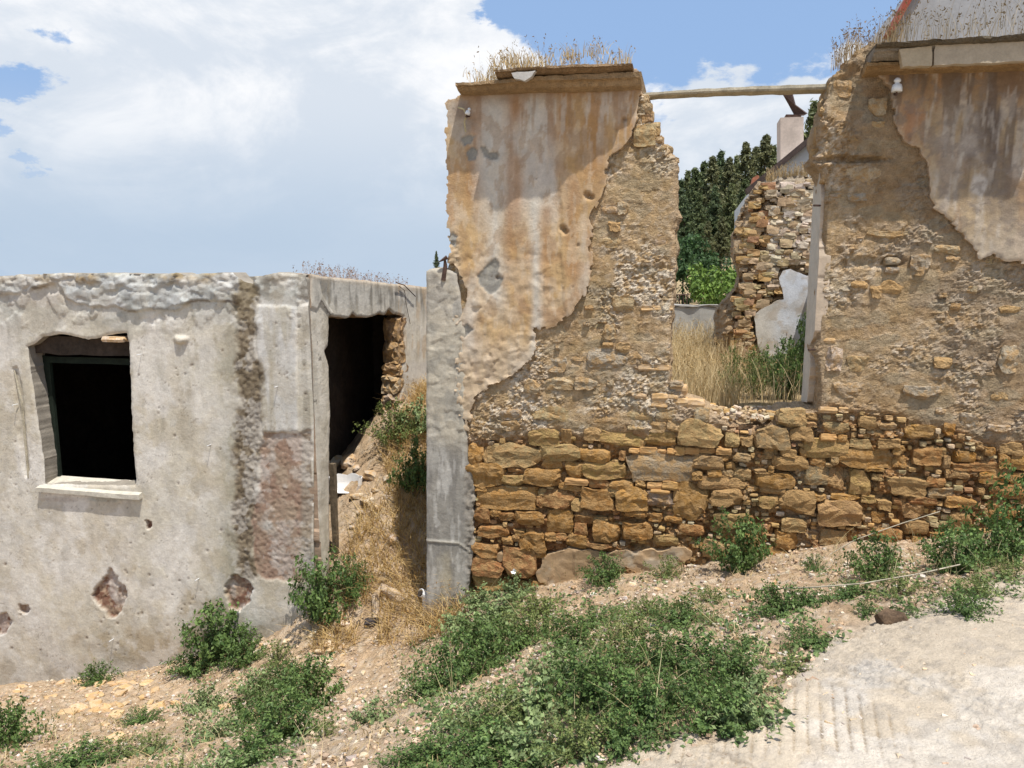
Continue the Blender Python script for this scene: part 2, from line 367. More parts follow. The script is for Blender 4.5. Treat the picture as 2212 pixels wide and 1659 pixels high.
# ================================================================ TERRAIN
# heights measured where the photo shows the ground meeting things: (u, v, distance in front of (+) or behind (-) the facade)
ctl = [(-250, 1500, 0), (0, 1478, 0), (150, 1468, 0), (300, 1448, 0), (450, 1410, 0), (580, 1375, 0), (670, 1320, 0), (760, 1330, 0), (850, 1335, 0), (930, 1335, 0), (1020, 1290, 0), (1150, 1268, 0), (1300, 1245, 0), (1500, 1222, 0), (1650, 1200, 0), (1800, 1178, 0), (2000, 1165, 0), (2212, 1140, 0), (2500, 1110, 0),
       (700, 1235, -.25), (760, 1120, -.8), (900, 1190, -.5), (800, 1010, -1.35), (900, 1010, -1.35), (840, 885, -2.05), (920, 870, -2.2), (900, 850, -2.9), (760, 960, -2.4), (400, 1380, -1.2), (100, 1400, -1.5), (500, 1300, -2.5), (-200, 1420, -3)]
CT = []
for u, v, d in ctl:
    x, y, z = plane_pt(u, v, d); CT.append((x, y, z))
for q in [(0, 0, 0), (1.5, .8, .05), (1.6, 2.2, 0.03), (3, 2.5, .18), (-.5, 2.4, -.25), (-1.4, 3.6, -.82), (-2.6, 4.2, -1.28), (-1.5, 1.5, -.45), (-4, 2, -1.2), (-5, 5.5, -1.9), (0, -2.5, .05), (4, -1, .25), (5, 3.4, .22), (.9, 3.2, -.16), (1.9, 3.6, -.06), (2.9, 4.1, -.05), (-.2, 4.4, -.78), (2, 9, -.6), (5, 9, -.4), (-3, -3, -.6), (.3, 7.6, -.7), (1, 10, -.6)]:
    CT.append(q)
CT = np.array(CT)
def _U(r): return np.where(r > 1e-9, r * r * np.log(r + 1e-12), 0)
_n = len(CT); _K = _U(np.hypot(CT[:, None, 0] - CT[None, :, 0], CT[:, None, 1] - CT[None, :, 1])) + np.eye(_n) * .001
_P = np.c_[np.ones(_n), CT[:, :2]]; _A = np.zeros((_n + 3, _n + 3)); _A[:_n, :_n] = _K; _A[:_n, _n:] = _P; _A[_n:, :_n] = _P.T
_w = np.linalg.solve(_A, np.r_[CT[:, 2], 0, 0, 0])
def tz(x, y):
    x = np.asarray(x, float); y = np.asarray(y, float); sh = x.shape; xf = np.clip(x.ravel(), -9, 8); yf = np.clip(y.ravel(), -4, 11)
    z = _w[_n] + _w[_n + 1] * xf + _w[_n + 2] * yf
    for i in range(_n): z = z + _w[i] * _U(np.hypot(xf - CT[i, 0], yf - CT[i, 1]))
    far = ss(9, 40, np.hypot(x.ravel(), y.ravel() - 3)); z = np.clip(z, -3.2, 1.2)
    rr0 = np.hypot(x.ravel(), y.ravel()); return (z * (1 - far) + far * (-3.0 - .035 * np.maximum(rr0 - 20, 0))).reshape(sh)
def t1(x, y): return float(tz(np.array([x]), np.array([y]))[0])
def ground_hit(u, v):
    a, b, c = (float(q) for q in ray(u, v)); k = np.linspace(1.2, 12, 240); g = tz(a * k, b * k); h = EYE + c * k - g
    i = np.argmax(h < 0); i = i if h[i] < 0 else len(k) - 1
    f = h[i - 1] / (h[i - 1] - h[i] + 1e-9); kk = k[i - 1] + (k[i] - k[i - 1]) * f
    return a * kk, b * kk, float(tz(np.array([a * kk]), np.array([b * kk]))[0])
def stretch(lo, hi, step, far):
    m = list(np.arange(lo, hi, step)); out = []; g = step; x = lo
    while x > -far: g *= 1.25; x -= g; out.append(x)
    out = out[::-1] + m; g = step; x = m[-1]
    while x < far: g *= 1.25; x += g; out.append(x)
    return np.array(out)
gx = stretch(-6.2, 4.4, .024, 2500); gy = stretch(1.8, 9.6, .024, 2500)
GX, GY = np.meshgrid(gx, gy); GZ = tz(GX, GY)
near = 1 - ss(8, 14, np.hypot(GX, GY - 4))
ROAD = [(1235, 1760), (1310, 1650), (1400, 1625), (1475, 1590), (1560, 1580), (1650, 1560), (1700, 1520), (1712, 1470), (1760, 1415), (1830, 1360), (1900, 1335), (1960, 1318), (2060, 1290), (2140, 1262), (2230, 1228), (2900, 1000), (5200, 1500), (5200, 6000), (1300, 6000)]
def road_phi(X, Y, Z):
    U, V = proj(X, Y, Z); ph = sdf(ROAD, np.clip(U, -3000, 6000), np.clip(V, 300, 7000)); return ph + 60 * (fbm(X * 3.2, Y * 3.2, 4, 9) - .5) + 50 * (fbm(X * 14, Y * 14, 4, 19) - .5)
GU, GV = proj(GX, GY, GZ)
crumbs = fbm(GX * 26, GY * 26, 4, 3); clod = fbm(GX * 6, GY * 6, 4, 5); crf = facets(GX * 22, GY * 22, 160, .8)[0]
roadish = ss(-30, 30, sdf(ROAD, np.clip(GU, -3000, 6000), np.clip(GV, 300, 7000)))
GH = near * (((crumbs - .5) * .03 + (crf - .5) * .022 * ss(.4, .6, clod)) * (1 - .75 * roadish) + (clod - .5) * .05 * (1 - .8 * roadish) + (fbm(GX * 70, GY * 70, 2, 8) - .5) * .012)
GZ2 = GZ + GH - .015 * roadish
pg = Paint(GX, (.49, .35, .22))
pg.mix(ss(.45, .65, fbm(GX * 2.2, GY * 2.2, 4, 21)) * .6, (.52, .40, .28))
pg.mix(ss(.56, .66, fbm(GX * 30, GY * 30, 3, 22)) * .5, (.60, .52, .42))
pg.mix(ss(.55, .7, fbm(GX * 12, GY * 12, 4, 23)) * .4, (.30, .19, .11))
pg.mix(roadish * .9, (.54, .46, .37))
pg.mix(ss(6.5, 9, GY) * .3, (.35, .26, .16))
pg.mul(.9 + .25 * (crumbs - .5) * 2)
far = ss(12, 30, np.hypot(GX, GY)); pg.mix(far, (.22, .19, .10))
gi = np.arange(GX.size).reshape(GX.shape)
ground = link('ground', mesh_np('ground', np.stack([GX, GY, GZ2], -1).reshape(-1, 3), np.stack([gi[:-1, :-1], gi[:-1, 1:], gi[1:, 1:], gi[1:, :-1]], -1).reshape(-1, 4), M_dirt, pg.c.reshape(-1, 3)))
tag(ground, kind='structure')
# the concrete road, with the ribs raked across it
rx = np.arange(.2, 3.8, .009); ry = np.arange(1.5, 4.9, .009); RX, RY = np.meshgrid(rx, ry); RZ = tz(RX, RY); RP = road_phi(RX, RY, RZ); RU, RV = proj(RX, RY, RZ)
gd = np.array([math.cos(R(-21)), math.sin(R(-21))]); gc = RX * gd[0] + RY * gd[1] + .008 * (fbm(RX * 2.5, RY * 2.5, 2, 4) - .5)
gl = np.abs(((gc / .047) % 1) - .5) * 2
ribm = ss(.42, .56, fbm(RX * 3 + 3, RY * 3, 4, 12) - .3 + .40 * blob(RU, RV, 1760, 1560, 210, 90, .6, 1, .1) + .3 * blob(RU, RV, 1560, 1630, 160, 50, .7, 2, .1) + .05 * (RU < 2000))
groove = ss(.74, .98, gl + .35 * (fbm(RX * 30, RY * 30, 3, 2) - .5)) * ribm
worn = ss(.48, .62, fbm(RX * 3, RY * 3, 4, 31))
RHt = .012 + .012 * (fbm(RX * 5, RY * 5, 3, 6) - .5) + (.018 * worn + .008) * (fbm(RX * 60, RY * 60, 3, 7) - .5) - .007 * groove - .03 * (1 - ss(0, 16, RP))
pr = Paint(RX, (.60, .53, .445)); pr.mix(worn * .4, (.52, .46, .385)); pr.mix(groove * .9, (.25, .19, .13))
pr.mix(ss(.60, .70, fbm(RX * 38, RY * 38, 3, 33)) * .5 * (.3 + worn), (.30, .28, .26)); pr.mix(ss(.62, .7, fbm(RX * 45, RY * 45, 3, 34)) * .6, (.62, .56, .49))
pr.mix(blob(RU, RV, 1800, 1450, 120, 130, .8, 3) * .3, (.40, .38, .36)); pr.mix(ss(.45, .58, fbm(RX * 4, RY * 4, 5, 330) + .22 * (1 - ss(0, 160, RP))) * .55, (.50, .40, .28)); pr.mix(ss(.60, .66, fbm(RX * 16, RY * 16, 4, 331)) * .35, (.34, .30, .26)); pr.mix((1 - ss(0, 30, RP)) * .7, (.50, .39, .27)); ck = np.abs(fbm(RX * 1.1 + 9, RY * 1.1, 5, 332) - .5); pr.mix(ss(.006, .002, ck) * .6, (.25, .2, .15))
pr.mul(.93 + .28 * (fbm(RX * 1.3, RY * 1.3, 3, 35) - .5))
cc = (RP[:-1, :-1] + RP[1:, 1:]) > 0
ri = np.arange(RX.size).reshape(RX.shape); q = np.stack([ri[:-1, :-1], ri[:-1, 1:], ri[1:, 1:], ri[1:, :-1]], -1)[cc]
us = np.unique(q); rm = np.full(RX.size, -1); rm[us] = np.arange(len(us))
road = link('road', mesh_np('road', np.stack([RX, RY, RZ + RHt], -1).reshape(-1, 3)[us], rm[q], M_road, pr.c.reshape(-1, 3)[us])); tag(road, kind='structure')

# ================================================================ LEFT HOUSE
sL = sz(-170, 900)[0]; sC = sz(676, 900)[0]; zbot = -2.9; zt = sz(300, 590)[1]
house = empty('abandoned_house', wpt((sL + sC) / 2, 0, -2.2), 'low flat-roofed house of peeling grey-beige plaster with a dark empty window and broken side opening', 'house')
TOPL = [(-400, 1900), (-400, 600), (0, 597), (45, 594), (70, 599), (100, 592), (140, 591), (240, 590), (330, 592), (385, 590), (400, 594), (505, 588), (514, 600), (524, 607), (545, 613), (548, 598), (575, 592), (602, 586), (640, 592), (676, 594), (676, 1900)]
WIN = [(58, 749), (75, 742), (92, 728), (125, 720), (160, 727), (190, 734), (208, 730), (240, 722), (272, 720), (277, 740), (280, 800), (284, 900), (288, 980), (292, 1034), (292, 1050), (96, 1046), (94, 1000), (84, 930), (72, 850), (62, 780)]
SEAM = [(508, 590), (548, 612), (560, 650), (552, 700), (556, 760), (566, 800), (562, 900), (566, 935), (572, 960), (548, 1010), (552, 1060), (540, 1120), (545, 1190), (560, 1250), (520, 1262), (505, 1150), (508, 1000), (515, 850), (512, 700), (505, 640)]
PATCH = [(566, 932), (600, 938), (640, 934), (672, 930), (676, 960), (674, 1010), (676, 1100), (674, 1200), (660, 1262), (620, 1258), (590, 1255), (560, 1252), (545, 1200), (543, 1120), (556, 1060), (560, 1000)]
HOLES = [[(236, 1226), (262, 1262), (274, 1292), (258, 1322), (240, 1338), (222, 1318), (196, 1286), (216, 1260)], [(500, 1245), (530, 1250), (546, 1275), (540, 1302), (519, 1322), (498, 1310), (482, 1285), (490, 1258)], [(-20, 1322), (12, 1325), (24, 1342), (10, 1372), (-20, 1378)], [(44, 1305), (60, 1306), (66, 1320), (56, 1328), (42, 1318)], [(312, 1124), (328, 1126), (330, 1138), (318, 1142)]]
pits = [(rnd.uniform(-20, 500), rnd.uniform(700, 1440), rnd.choice([1.2, 1.4, 1.8, 2.6])) for _ in range(90)] + [(rnd.uniform(575, 665), rnd.uniform(680, 925), rnd.uniform(1, 2.4)) for _ in range(14)] + [(rnd.uniform(220, 420), rnd.uniform(1230, 1420), rnd.uniform(1.0, 2.4)) for _ in range(40)]
def hphi(U, V, S, Z):
    n = (fbm(S * 14, Z * 14, 4, 3) - .5)
    return np.minimum(sdf(TOPL, U, V) + 7 * n * (U < 660), -(sdf(WIN, U, V) + 5 * n))
def rag(poly, U, V, S, Z, a=12, f=10, sd_=5): return sdf(poly, U, V) + a * 2 * (fbm(S * f, Z * f, 4, sd_) - .5)
def hparts(U, V, S, Z):
    seam = ss(-9, 6, rag(SEAM, U, V, S, Z, 20, 7, 5)); patch = ss(-2, 3, rag(PATCH, U, V, S, Z, 12, 8, 6))
    hole = np.maximum.reduce([ss(-1, 2, rag(h, U, V, S, Z, 8, 14, 7)) for h in HOLES])
    par = ss(-2, 2, rag([(-400, 560), (-400, 640), (0, 640), (60, 628), (128, 610), (146, 642), (168, 656), (215, 664), (250, 662), (300, 673), (380, 668), (430, 646), (470, 650), (515, 655), (515, 560)], U, V, S, Z, 6, 9, 8))
    return seam, patch, hole, par
def hH(U, V, S, Z, phi):
    seam, patch, hole, par = hparts(U, V, S, Z)
    fine = fbm(S * 55, Z * 55, 3, 2) - .5; big = fbm(S * 2.2, Z * 2.2, 3, 4) - .5
    h = .004 * fine + .012 * big
    h = h + par * (.022 + .020 * (fbm(S * 9, Z * 14, 4, 9) - .5) + .012 * (facets(S * 7, Z * 13, 240, .9)[0] - .5))
    h = h + ss(640, 600, V) * .03 * (fbm(S * 16, Z * 30, 4, 19) - .5)
    h = h + ss(745, 665, V) * ss(.5, .62, fbm(S * 7, Z * 7, 4, 14)) * .012
    h = h + seam * (-.010 + .009 * (facets(S * 30, Z * 34, 320, 1.1)[0] - .5) + .016 * (fbm(S * 9, Z * 9, 4, 10) - .5)) + patch * (-.012 + .005 * (facets(S * 32, Z * 36, 321, 1.1)[0] - .5) + .008 * (fbm(S * 34, Z * 34, 4, 11) - .5))
    h = h - hole * (.034 + .024 * (fbm(S * 28, Z * 28, 3, 12) - .5))
    h = h + blob(U, V, 391, 735, 17, 11, .6, 3, .5, .08) * .035
    # a step between the rubbed plaster panel and the thinner coat to its right
    h = h + ss(-2, 2, rag([(552, 660), (640, 664), (642, 930), (566, 934), (560, 850)], U, V, S, Z, 3, 10, 15)) * .009
    slot = ss(-1, 1.5, rag([(27, 795), (36, 790), (46, 830), (52, 900), (64, 1010), (56, 1035), (46, 1000), (36, 900)], U, V, S, Z, 1.5, 20, 4)); h = h - slot * .022
    for (a, b, r) in pits: h = h - np.exp(-(((U - a) ** 2 + (V - b) ** 2) / (r * r))) * .012
    h = h + .02 * ss(1000, 1400, V) * (fbm(S * 3, Z * 3, 3, 16) - .5)
    return h - .012 * (1 - ss(0, 5, phi))
def hC(U, V, S, Z, phi):
    seam, patch, hole, par = hparts(U, V, S, Z); n1 = fbm(S * 2.5, Z * 2.5, 5, 41); n2 = fbm(S * 9, Z * 5, 5, 42); st = fbm(S * 22, Z * 1.8, 4, 43)
    p = Paint(U, (.62, .57, .47))
    p.mix(ss(.42, .62, n1) * .8, (.69, .65, .59)); p.mix(ss(.52, .64, fbm(S * 3.1, Z * 3.1, 5, 44)) * .5, (.48, .41, .29))
    p.mix(ss(.55, .7, n2) * .35, (.36, .33, .28)); p.mix(ss(.55, .75, st) * .35 * ss(1100, 700, V), (.34, .31, .24))
    p.mix(ss(150, -100, U) * .3, (.44, .43, .42))
    top = ss(735, 640, V + 80 * (n1 - .5)); p.mix(top * .55 * (U < 645), (.44, .46, .44)); p.mix(par * .65, (.47, .49, .48))
    p.mix(par * ss(.5, .62, fbm(S * 6, Z * 9, 5, 45)) * .7, (.22, .22, .21)); p.mix(blob(U, V, 90, 645, 130, 22, .7, 4, .6) * .5, (.33, .26, .21))
    p.mix(ss(630, 596, V + 26 * (fbm(S * 9, Z * 9, 4, 46) - .5)) * ss(.48, .62, fbm(S * 3, Z * 3, 3, 47)) * .8, (.30, .19, .07)); p.mix(ss(604, 592, V) * .5, (.40, .34, .22))
    p.mix(blob(U, V, 240, 655, 90, 16, .6, 5, .5) * .5 + blob(U, V, 225, 690, 60, 45, .9, 6, .5) * .35, (.22, .21, .18))
    p.mix(blob(U, V, 90, 690, 60, 35, .8, 16, .6) * .35, (.30, .27, .24))
    p.mix(blob(U, V, 395, 880, 26, 110, .9, 6, .5) * .45, (.33, .29, .22)); p.mix(blob(U, V, 350, 800, 40, 50, .9, 9, .5) * .3, (.38, .35, .28))
    edge = ss(455, 505, U) * ss(560, 520, U) * ss(620, 700, V) * ss(1330, 1240, V); p.mix(edge * (.5 + .7 * (n2 - .3)), (.24, .225, .165)); p.mix(ss(400, 505, U + 60 * (n1 - .5)) * ss(560, 520, U) * ss(640, 800, V) * .35, (.42, .39, .30))
    p.mix(blob(U, V, 320, 1400, 150, 45, .5, 7, .6) * .85, (.40, .31, .19)); p.mix(blob(U, V, 250, 1180, 130, 60, .9, 8, .6) * .25, (.50, .45, .38)); p.mix(blob(U, V, 440, 1340, 70, 90, .8, 18, .6) * .75, (.38, .30, .19)); p.mix(ss(1200, 1420, V + 120 * (n1 - .5)) * .3, (.45, .40, .33)); p.mix(blob(U, V, 120, 1160, 130, 70, .9, 81, .7) * .3, (.47, .43, .37))
    p.mix(ss(1400, 1465, V + 60 * (n1 - .5)) * .45, (.28, .26, .24))
    p.mix(ss(545, 565, U) * ss(1240, 1262, V) * .6, (.46, .40, .30)); p.mix(blob(U, V, 610, 1380, 60, 60, .7, 19, .7) * .5, (.25, .20, .15))
    pan = ss(-2, 2, rag([(552, 660), (640, 664), (642, 930), (566, 934), (560, 850)], U, V, S, Z, 3, 10, 15)); p.mix(pan * .6, (.52, .52, .51)); p.mix(pan * ss(.5, .68, fbm(S * 16, Z * 1.6, 4, 48)) * .6, (.40, .35, .25))
    p.mix(ss(640, 646, U) * ss(640, 700, V) * .6, (.47, .43, .34)); p.mix(ss(640, 646, U) * ss(.52, .66, st) * .5, (.28, .25, .20))
    p.mix(ss(540, 560, U) * ss(665, 630, V) * .5, (.40, .40, .36)); p.mix(ss(540, 560, U) * ss(665, 630, V) * ss(.5, .6, fbm(S * 12, Z * 12, 4, 50)) * .7, (.20, .18, .15))
    rough = fbm(S * 30, Z * 30, 4, 49)
    p.mix(seam * .95, (.17, .13, .082)); p.mix(seam * ss(.50, .64, fbm(S * 9, Z * 9, 5, 349)) * .5, (.32, .26, .18)); p.mix(seam * ss(.54, .62, rough) * .6, (.13, .10, .07)); p.mix(seam * ss(720, 640, V) * .3, (.30, .25, .15))
    p.mix(patch, (.30, .20, .145)); p.mix(patch * ss(.54, .66, rough) * .4, (.42, .32, .24)); p.mix(patch * ss(.5, .62, fbm(S * 5, Z * 5, 4, 249)) * .5, (.34, .25, .175)); p.mix(patch * ss(645, 655, U) * .7, (.33, .29, .23))
    p.mix(patch * ss(646, 650, U) * (np.abs(((V - 940) / 68) % 1 - .5) > .46) * .8, (.17, .12, .08)); p.mix(blob(U, V, 578, 1137, 14, 12, .4, 4, .5) * .8, (.50, .49, .46))
    p.mix(hole, (.19, .095, .062)); p.mix(hole * ss(.56, .68, fbm(S * 40, Z * 40, 3, 13)), (.36, .25, .17))
    p.mix(blob(U, V, 391, 735, 20, 12, .6, 3, .5) * .8, (.58, .53, .43))
    for (a, b, r) in pits: p.mix(np.exp(-(((U - a) ** 2 + (V - b) ** 2) / (r * r * 1.1))) * .75, (.15, .09, .06))
    p.mix(blob(U, V, 250, 1078, 60, 9, .5, 23, .6) * .5, (.24, .30, .31)); p.mix(blob(U, V, 130, 1079, 50, 6, .5, 24, .6) * .4, (.30, .2, .15))
    for (cu, cv0, cv1, wd) in [(352, 860, 960, 5), (20, 690, 760, 4), (560, 690, 760, 6), (586, 670, 720, 6)]: p.mix(np.exp(-((U - cu) / wd) ** 2) * ss(cv0, cv0 + 20, V) * ss(cv1, cv1 - 40, V) * .4, (.2, .18, .15))
    pe = rag([(-400, 560), (-400, 640), (0, 640), (60, 628), (128, 610), (146, 642), (168, 656), (215, 664), (250, 662), (300, 673), (380, 668), (430, 646), (470, 650), (515, 655), (515, 560)], U, V, S, Z, 6, 9, 8)
    p.mix(ss(3.5, 1, np.abs(pe + 1)) * ss(.40, .52, fbm(S * 4, Z * 4, 3, 230)) * (U < 512) * .8, (.12, .09, .07))
    p.mix(par * ss(.52, .60, fbm(S * 14, Z * 20, 4, 231)) * .6, (.30, .30, .29)); p.mix(par * ss(.54, .66, fbm(S * 6, Z * 10, 5, 232)) * .5, (.60, .61, .60))
    hc = np.abs(fbm(S * 2.2 + 3, Z * 2.2, 5, 350) - .5); p.mix(ss(.0035, .001, hc) * .55, (.20, .16, .12)); p.mix(ss(.55, .60, fbm(S * 5, Z * 4, 6, 351)) * .25, (.52, .44, .32)); p.mix(ss(.57, .61, fbm(S * 6, Z * 6, 6, 352)) * .3, (.74, .71, .66))
    p.mix(ss(.56, .66, fbm(S * 26, Z * 26, 4, 233)) * .16, (.30, .25, .19)); p.mix(ss(.60, .66, fbm(S * 7, Z * 7, 5, 234)) * .30, (.60, .57, .52))
    return p.c * (.94 + .14 * (n1 - .5)[..., None])
grid_sheet('wall', house, M_plaster, (sL, sC + .001, zbot, zt + .12), .0125, hphi, hH, hC, depth=.2, layers=3, back=True, skirt=(.27, .24, .20), rough=.004)
# the side wall runs straight back from the corner
BK = -N; OS = W0 + T * (sC + .006)
rr = lambda u, v: None
def side_rz(u, v):
    a, b, c = ray(u, v); k = (OS[0] * T[0] + OS[1] * T[1]) / (a * T[0] + b * T[1]); x, y = a * k, b * k
    return float((x - OS[0]) * BK[0] + (y - OS[1]) * BK[1]), float(EYE + c * k)
SIDE = [(670, 1900), (670, 592), (690, 595), (700, 597), (730, 600), (770, 604), (810, 608), (850, 613), (890, 617), (925, 621), (960, 624), (960, 1900)]
DOOR = [(714, 1900), (714, 1080), (713, 1010), (715, 900), (712, 790), (703, 757), (711, 745), (712, 690), (712, 684), (732, 684), (745, 688), (757, 685), (763, 677), (772, 684), (798, 686), (812, 682), (820, 676), (832, 681), (842, 668), (852, 678), (872, 683), (875, 720), (872, 770), (868, 800), (872, 830), (866, 850), (860, 890), (850, 1900)]
def sphi(U, V, S, Z): return np.minimum(sdf(SIDE, U, V) + 3 * (fbm(S * 14, Z * 14, 3, 60) - .5), -(sdf(DOOR, U, V) + 3 * (fbm(S * 18, Z * 18, 3, 61) - .5)))
def sH(U, V, S, Z, phi):
    brk = ss(-2, 2, rag([(560, 560), (655, 640), (668, 662), (682, 672), (690, 655), (712, 683), (718, 676), (700, 650), (690, 620), (690, 560)], U, V, S, Z, 3, 15, 62))
    return .004 * (fbm(S * 50, Z * 50, 3, 63) - .5) + .012 * (fbm(S * 4, Z * 4, 3, 64) - .5) + brk * .012 - .012 * (1 - ss(0, 4, phi))
def sC_(U, V, S, Z, phi):
    n1 = fbm(S * 3, Z * 3, 5, 65); st = .55 * fbm(S * 13, Z * 1.5, 5, 66) + .45 * fbm(S * 7, Z * 5, 5, 67)
    p = Paint(U, (.60, .54, .44)); p.mix(ss(.4, .65, n1) * .6, (.66, .61, .53)); p.mix(ss(700, 640, V) * .45, (.42, .42, .40))
    p.mix(ss(.46, .62, st) * ss(700, 640, V + 60 * (n1 - .5)) * .85, (.20, .19, .18)); p.mix(ss(.5, .66, st) * .35, (.36, .31, .22)); p.mix(ss(612, 596, V - (U - 700) * .13) * .5, (.50, .40, .29))
    p.mix((U > 860) * ss(.5, .62, fbm(S * 7, Z * 4, 4, 67)) * ss(810, 770, V) * .5, (.50, .36, .22)); p.mix((U > 860) * ss(775, 790, V) * .7, (.56, .52, .46))
    p.mix((U < 714) * ss(.55, .7, fbm(S * 12, Z * 9, 4, 68)) * .4, (.34, .29, .21)); p.mix((1 - ss(0, 5, phi)) * .5, (.40, .31, .22))
    cr = np.abs((V - 650) - (U - 692) * 1.55) < 2.5; p.mix(cr * (U > 690) * (U < 713) * .9, (.06, .045, .035))
    return p.c
r1, _ = side_rz(935, 900)
grid_sheet('side_wall', house, M_plaster, (0.03, r1, -2.4, zt + .1), .0125, sphi, sH, sC_, depth=.19, layers=3, back=True, skirt=(.32, .23, .16), O=OS, TT=BK, NN=T, rough=.02)
# hollow blocks left standing in the far jamb
rj, _ = side_rz(868, 800)
M_blk = material('hollow_block', source='obj', var=.2, vscale=18, bumps=((50, .8, .01), (150, .6, .004)))
for i, (v0, v1, du) in enumerate([(690, 738, 0), (740, 785, 4), (788, 812, 0), (815, 850, -4), (853, 890, -10), (893, 935, -12)]):
    z1 = side_rz(862, v0)[1]; z0 = side_rz(862, v1)[1]; r0 = rj - .04 + du * .006
    me = rugged(70 + i, 'hollow_block', M_blk, n=6, cuts=7, lo=.7, hi=.98, rough_=.05)
    o = link('hollow_block', me, house); p = OS - T * (.105 - .0 * i) + BK * (r0 + .09); o.location = (p[0], p[1], (z0 + z1) / 2); o.scale = (.21, .30 + .05 * (i % 2), (z1 - z0) * 1.12); o.rotation_euler.z = -YAW; o.color = vary((.30, .20, .13) if i < 3 else (.36, .29, .22))
    if i == 4:   # solid dark block painting the shade of its open cell, seen from the alley
        h = link('cell_shade', stone_mesh(90, 'brick', q=.3, jit=.05), o); h.data.materials.clear(); h.data.materials.append(M_soot_shade)
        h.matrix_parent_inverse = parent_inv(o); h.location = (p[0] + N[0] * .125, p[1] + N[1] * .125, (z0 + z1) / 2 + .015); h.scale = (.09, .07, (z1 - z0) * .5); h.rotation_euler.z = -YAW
# roof slab, back wall, interior
zr = lambda r: zt + .0 - .085 * r
P0 = lambda s, r, z: (W0[0] + T[0] * s - N[0] * r, W0[1] + T[1] * s - N[1] * r, z)
def slab(name, mat, a, b, s0, s1, parent, color=None):   # a,b: (r, zlow, zhigh) at the front and back
    V = [P0(s, r, z) for s in (s0, s1) for (r, z) in ((a[0], a[1]), (b[0], b[1]), (b[0], b[2]), (a[0], a[2]))]
    F = [(0, 1, 2, 3), (7, 6, 5, 4), (0, 4, 5, 1), (1, 5, 6, 2), (2, 6, 7, 3), (3, 7, 4, 0)]
    me = bpy.data.meshes.new(name); me.from_pydata(V, [], F); me.materials.append(mat)
    if color: me.color_attributes.new('Col', 'FLOAT_COLOR', 'POINT').data.foreach_set('color', np.tile(np.array([*color, 1], np.float32), 8))
    return link(name, me, parent)
zs = side_rz(690, 640)[1]
slab('roof_slab', M_conc, (.19, zs - .03, zt - .03), (3.1, zs - .22, zt - .23), sL + .02, sC - .19, house, (.32, .29, .24))
slab('ceiling', M_soot_shade, (.21, zs - .06, zs - .035), (3.0, zs - .25, zs - .225), sL + .03, sC - .2, house)
slab('back_wall', M_soot_shade, (3.0, -3, zs - .03), (3.18, -3, zs - .05), sL + .02, sC - .02, house)
slab('far_side_wall', M_soot_shade, (.2, -3, zs), (3.0, -3, zs - .1), sL + .0, sL + .18, house)
slab('inner_lining', M_soot_shade, (.24, -3, sz(200, 1056)[1]), (.27, -3, sz(200, 1056)[1]), sL + .2, sC - .2, house)
slab('inner_partition', M_soot_shade, (.21, -3, zs - .06), (3.0, -3, zs - .2), sz(500, 900)[0], sz(500, 900)[0] + .1, house)
# window frame and sill
for nm, (u0, v0, u1, v1), d0, d1 in [('window_frame', (104, 768, 112, 1046), -.2, -.165), ('window_frame', (100, 774, 284, 782), -.2, -.165)]:
    a, za = sz(u0, v1, d0); b, zb = sz(u1, v0, d0); wall_box(nm, M_frame, house, a, b, za, zb, d0, d1, 6, .003)
s0, za = sz(77, 1057, .05); s1, zb = sz(299, 1066, .05); zsil = (za + zb) / 2
sill = prism('window_sill', material('sill_marble', source='rgb', color=(.50, .465, .39), var=.2, bumps=((60, .4, .004),)), house, [(.05, 0), (.05, -.045), (-.19, -.02), (-.19, .062)], N3, Z3, T3, s0, s1, (W0[0], W0[1], zsil), 9, .003)
s0, za = sz(228, 738, -.05); s1, zb = sz(277, 726, -.05)
o = link('brick', BRICKS[0], house); cx = (s0 + s1) / 2; o.location = wpt(cx, -.06, (za + zb) / 2 - .0); o.scale = (s1 - s0, .16, .055); o.rotation_euler.z = -YAW; o.color = (.62, .5, .38, 1)
a, za = sz(60, 760, -.12); b, zb = sz(280, 742, -.12); wall_box('lintel', M_soot_shade, house, a - .1, b + .08, za - .01, zb + .05, -.19, -.09, 12, .01)
# bits fixed in the wall
pA = plane_pt(31, 800, -.012); pB = plane_pt(47, 870, .012); pC = plane_pt(62, 1032, -.006)
tube('wooden_strip', M_wood, house, [pA, pB, pC], [.008, .013, .012], 5)
def nail(par, u, v, d, ln=.045, NN=N, base=None, big=.004, mt=M_china):
    p = Vector(base) if base is not None else Vector(plane_pt(u, v, d)); n = Vector((NN[0], NN[1], 0)); tube('nail', mt, par, [p - n * .01, p + n * ln, p + n * (ln + .006)], [.003, .003, big * 1.4], 6)
for (u, v) in [(601, 834), (456, 960), (305, 765), (37, 873), (245, 1380), (430, 1249)]: nail(house, u, v, 0, .05)
# wooden post left in the corner of the opening
pw = [side_rz(718, 1005), side_rz(722, 1260)]
prism('door_post', material('dark_wood', source='rgb', color=(.15, .115, .075), var=.4, vscale=12, bumps=((60, .8, .006),)), house, [(0, 0), (.05, 0), (.05, .05), (0, .05)], (BK[0], BK[1], 0), T3, Z3, pw[1][1] - .1, pw[0][1], (OS[0] + BK[0] * .36 - T[0] * .05, OS[1] + BK[1] * .36 - T[1] * .05, 0), 8, .004)
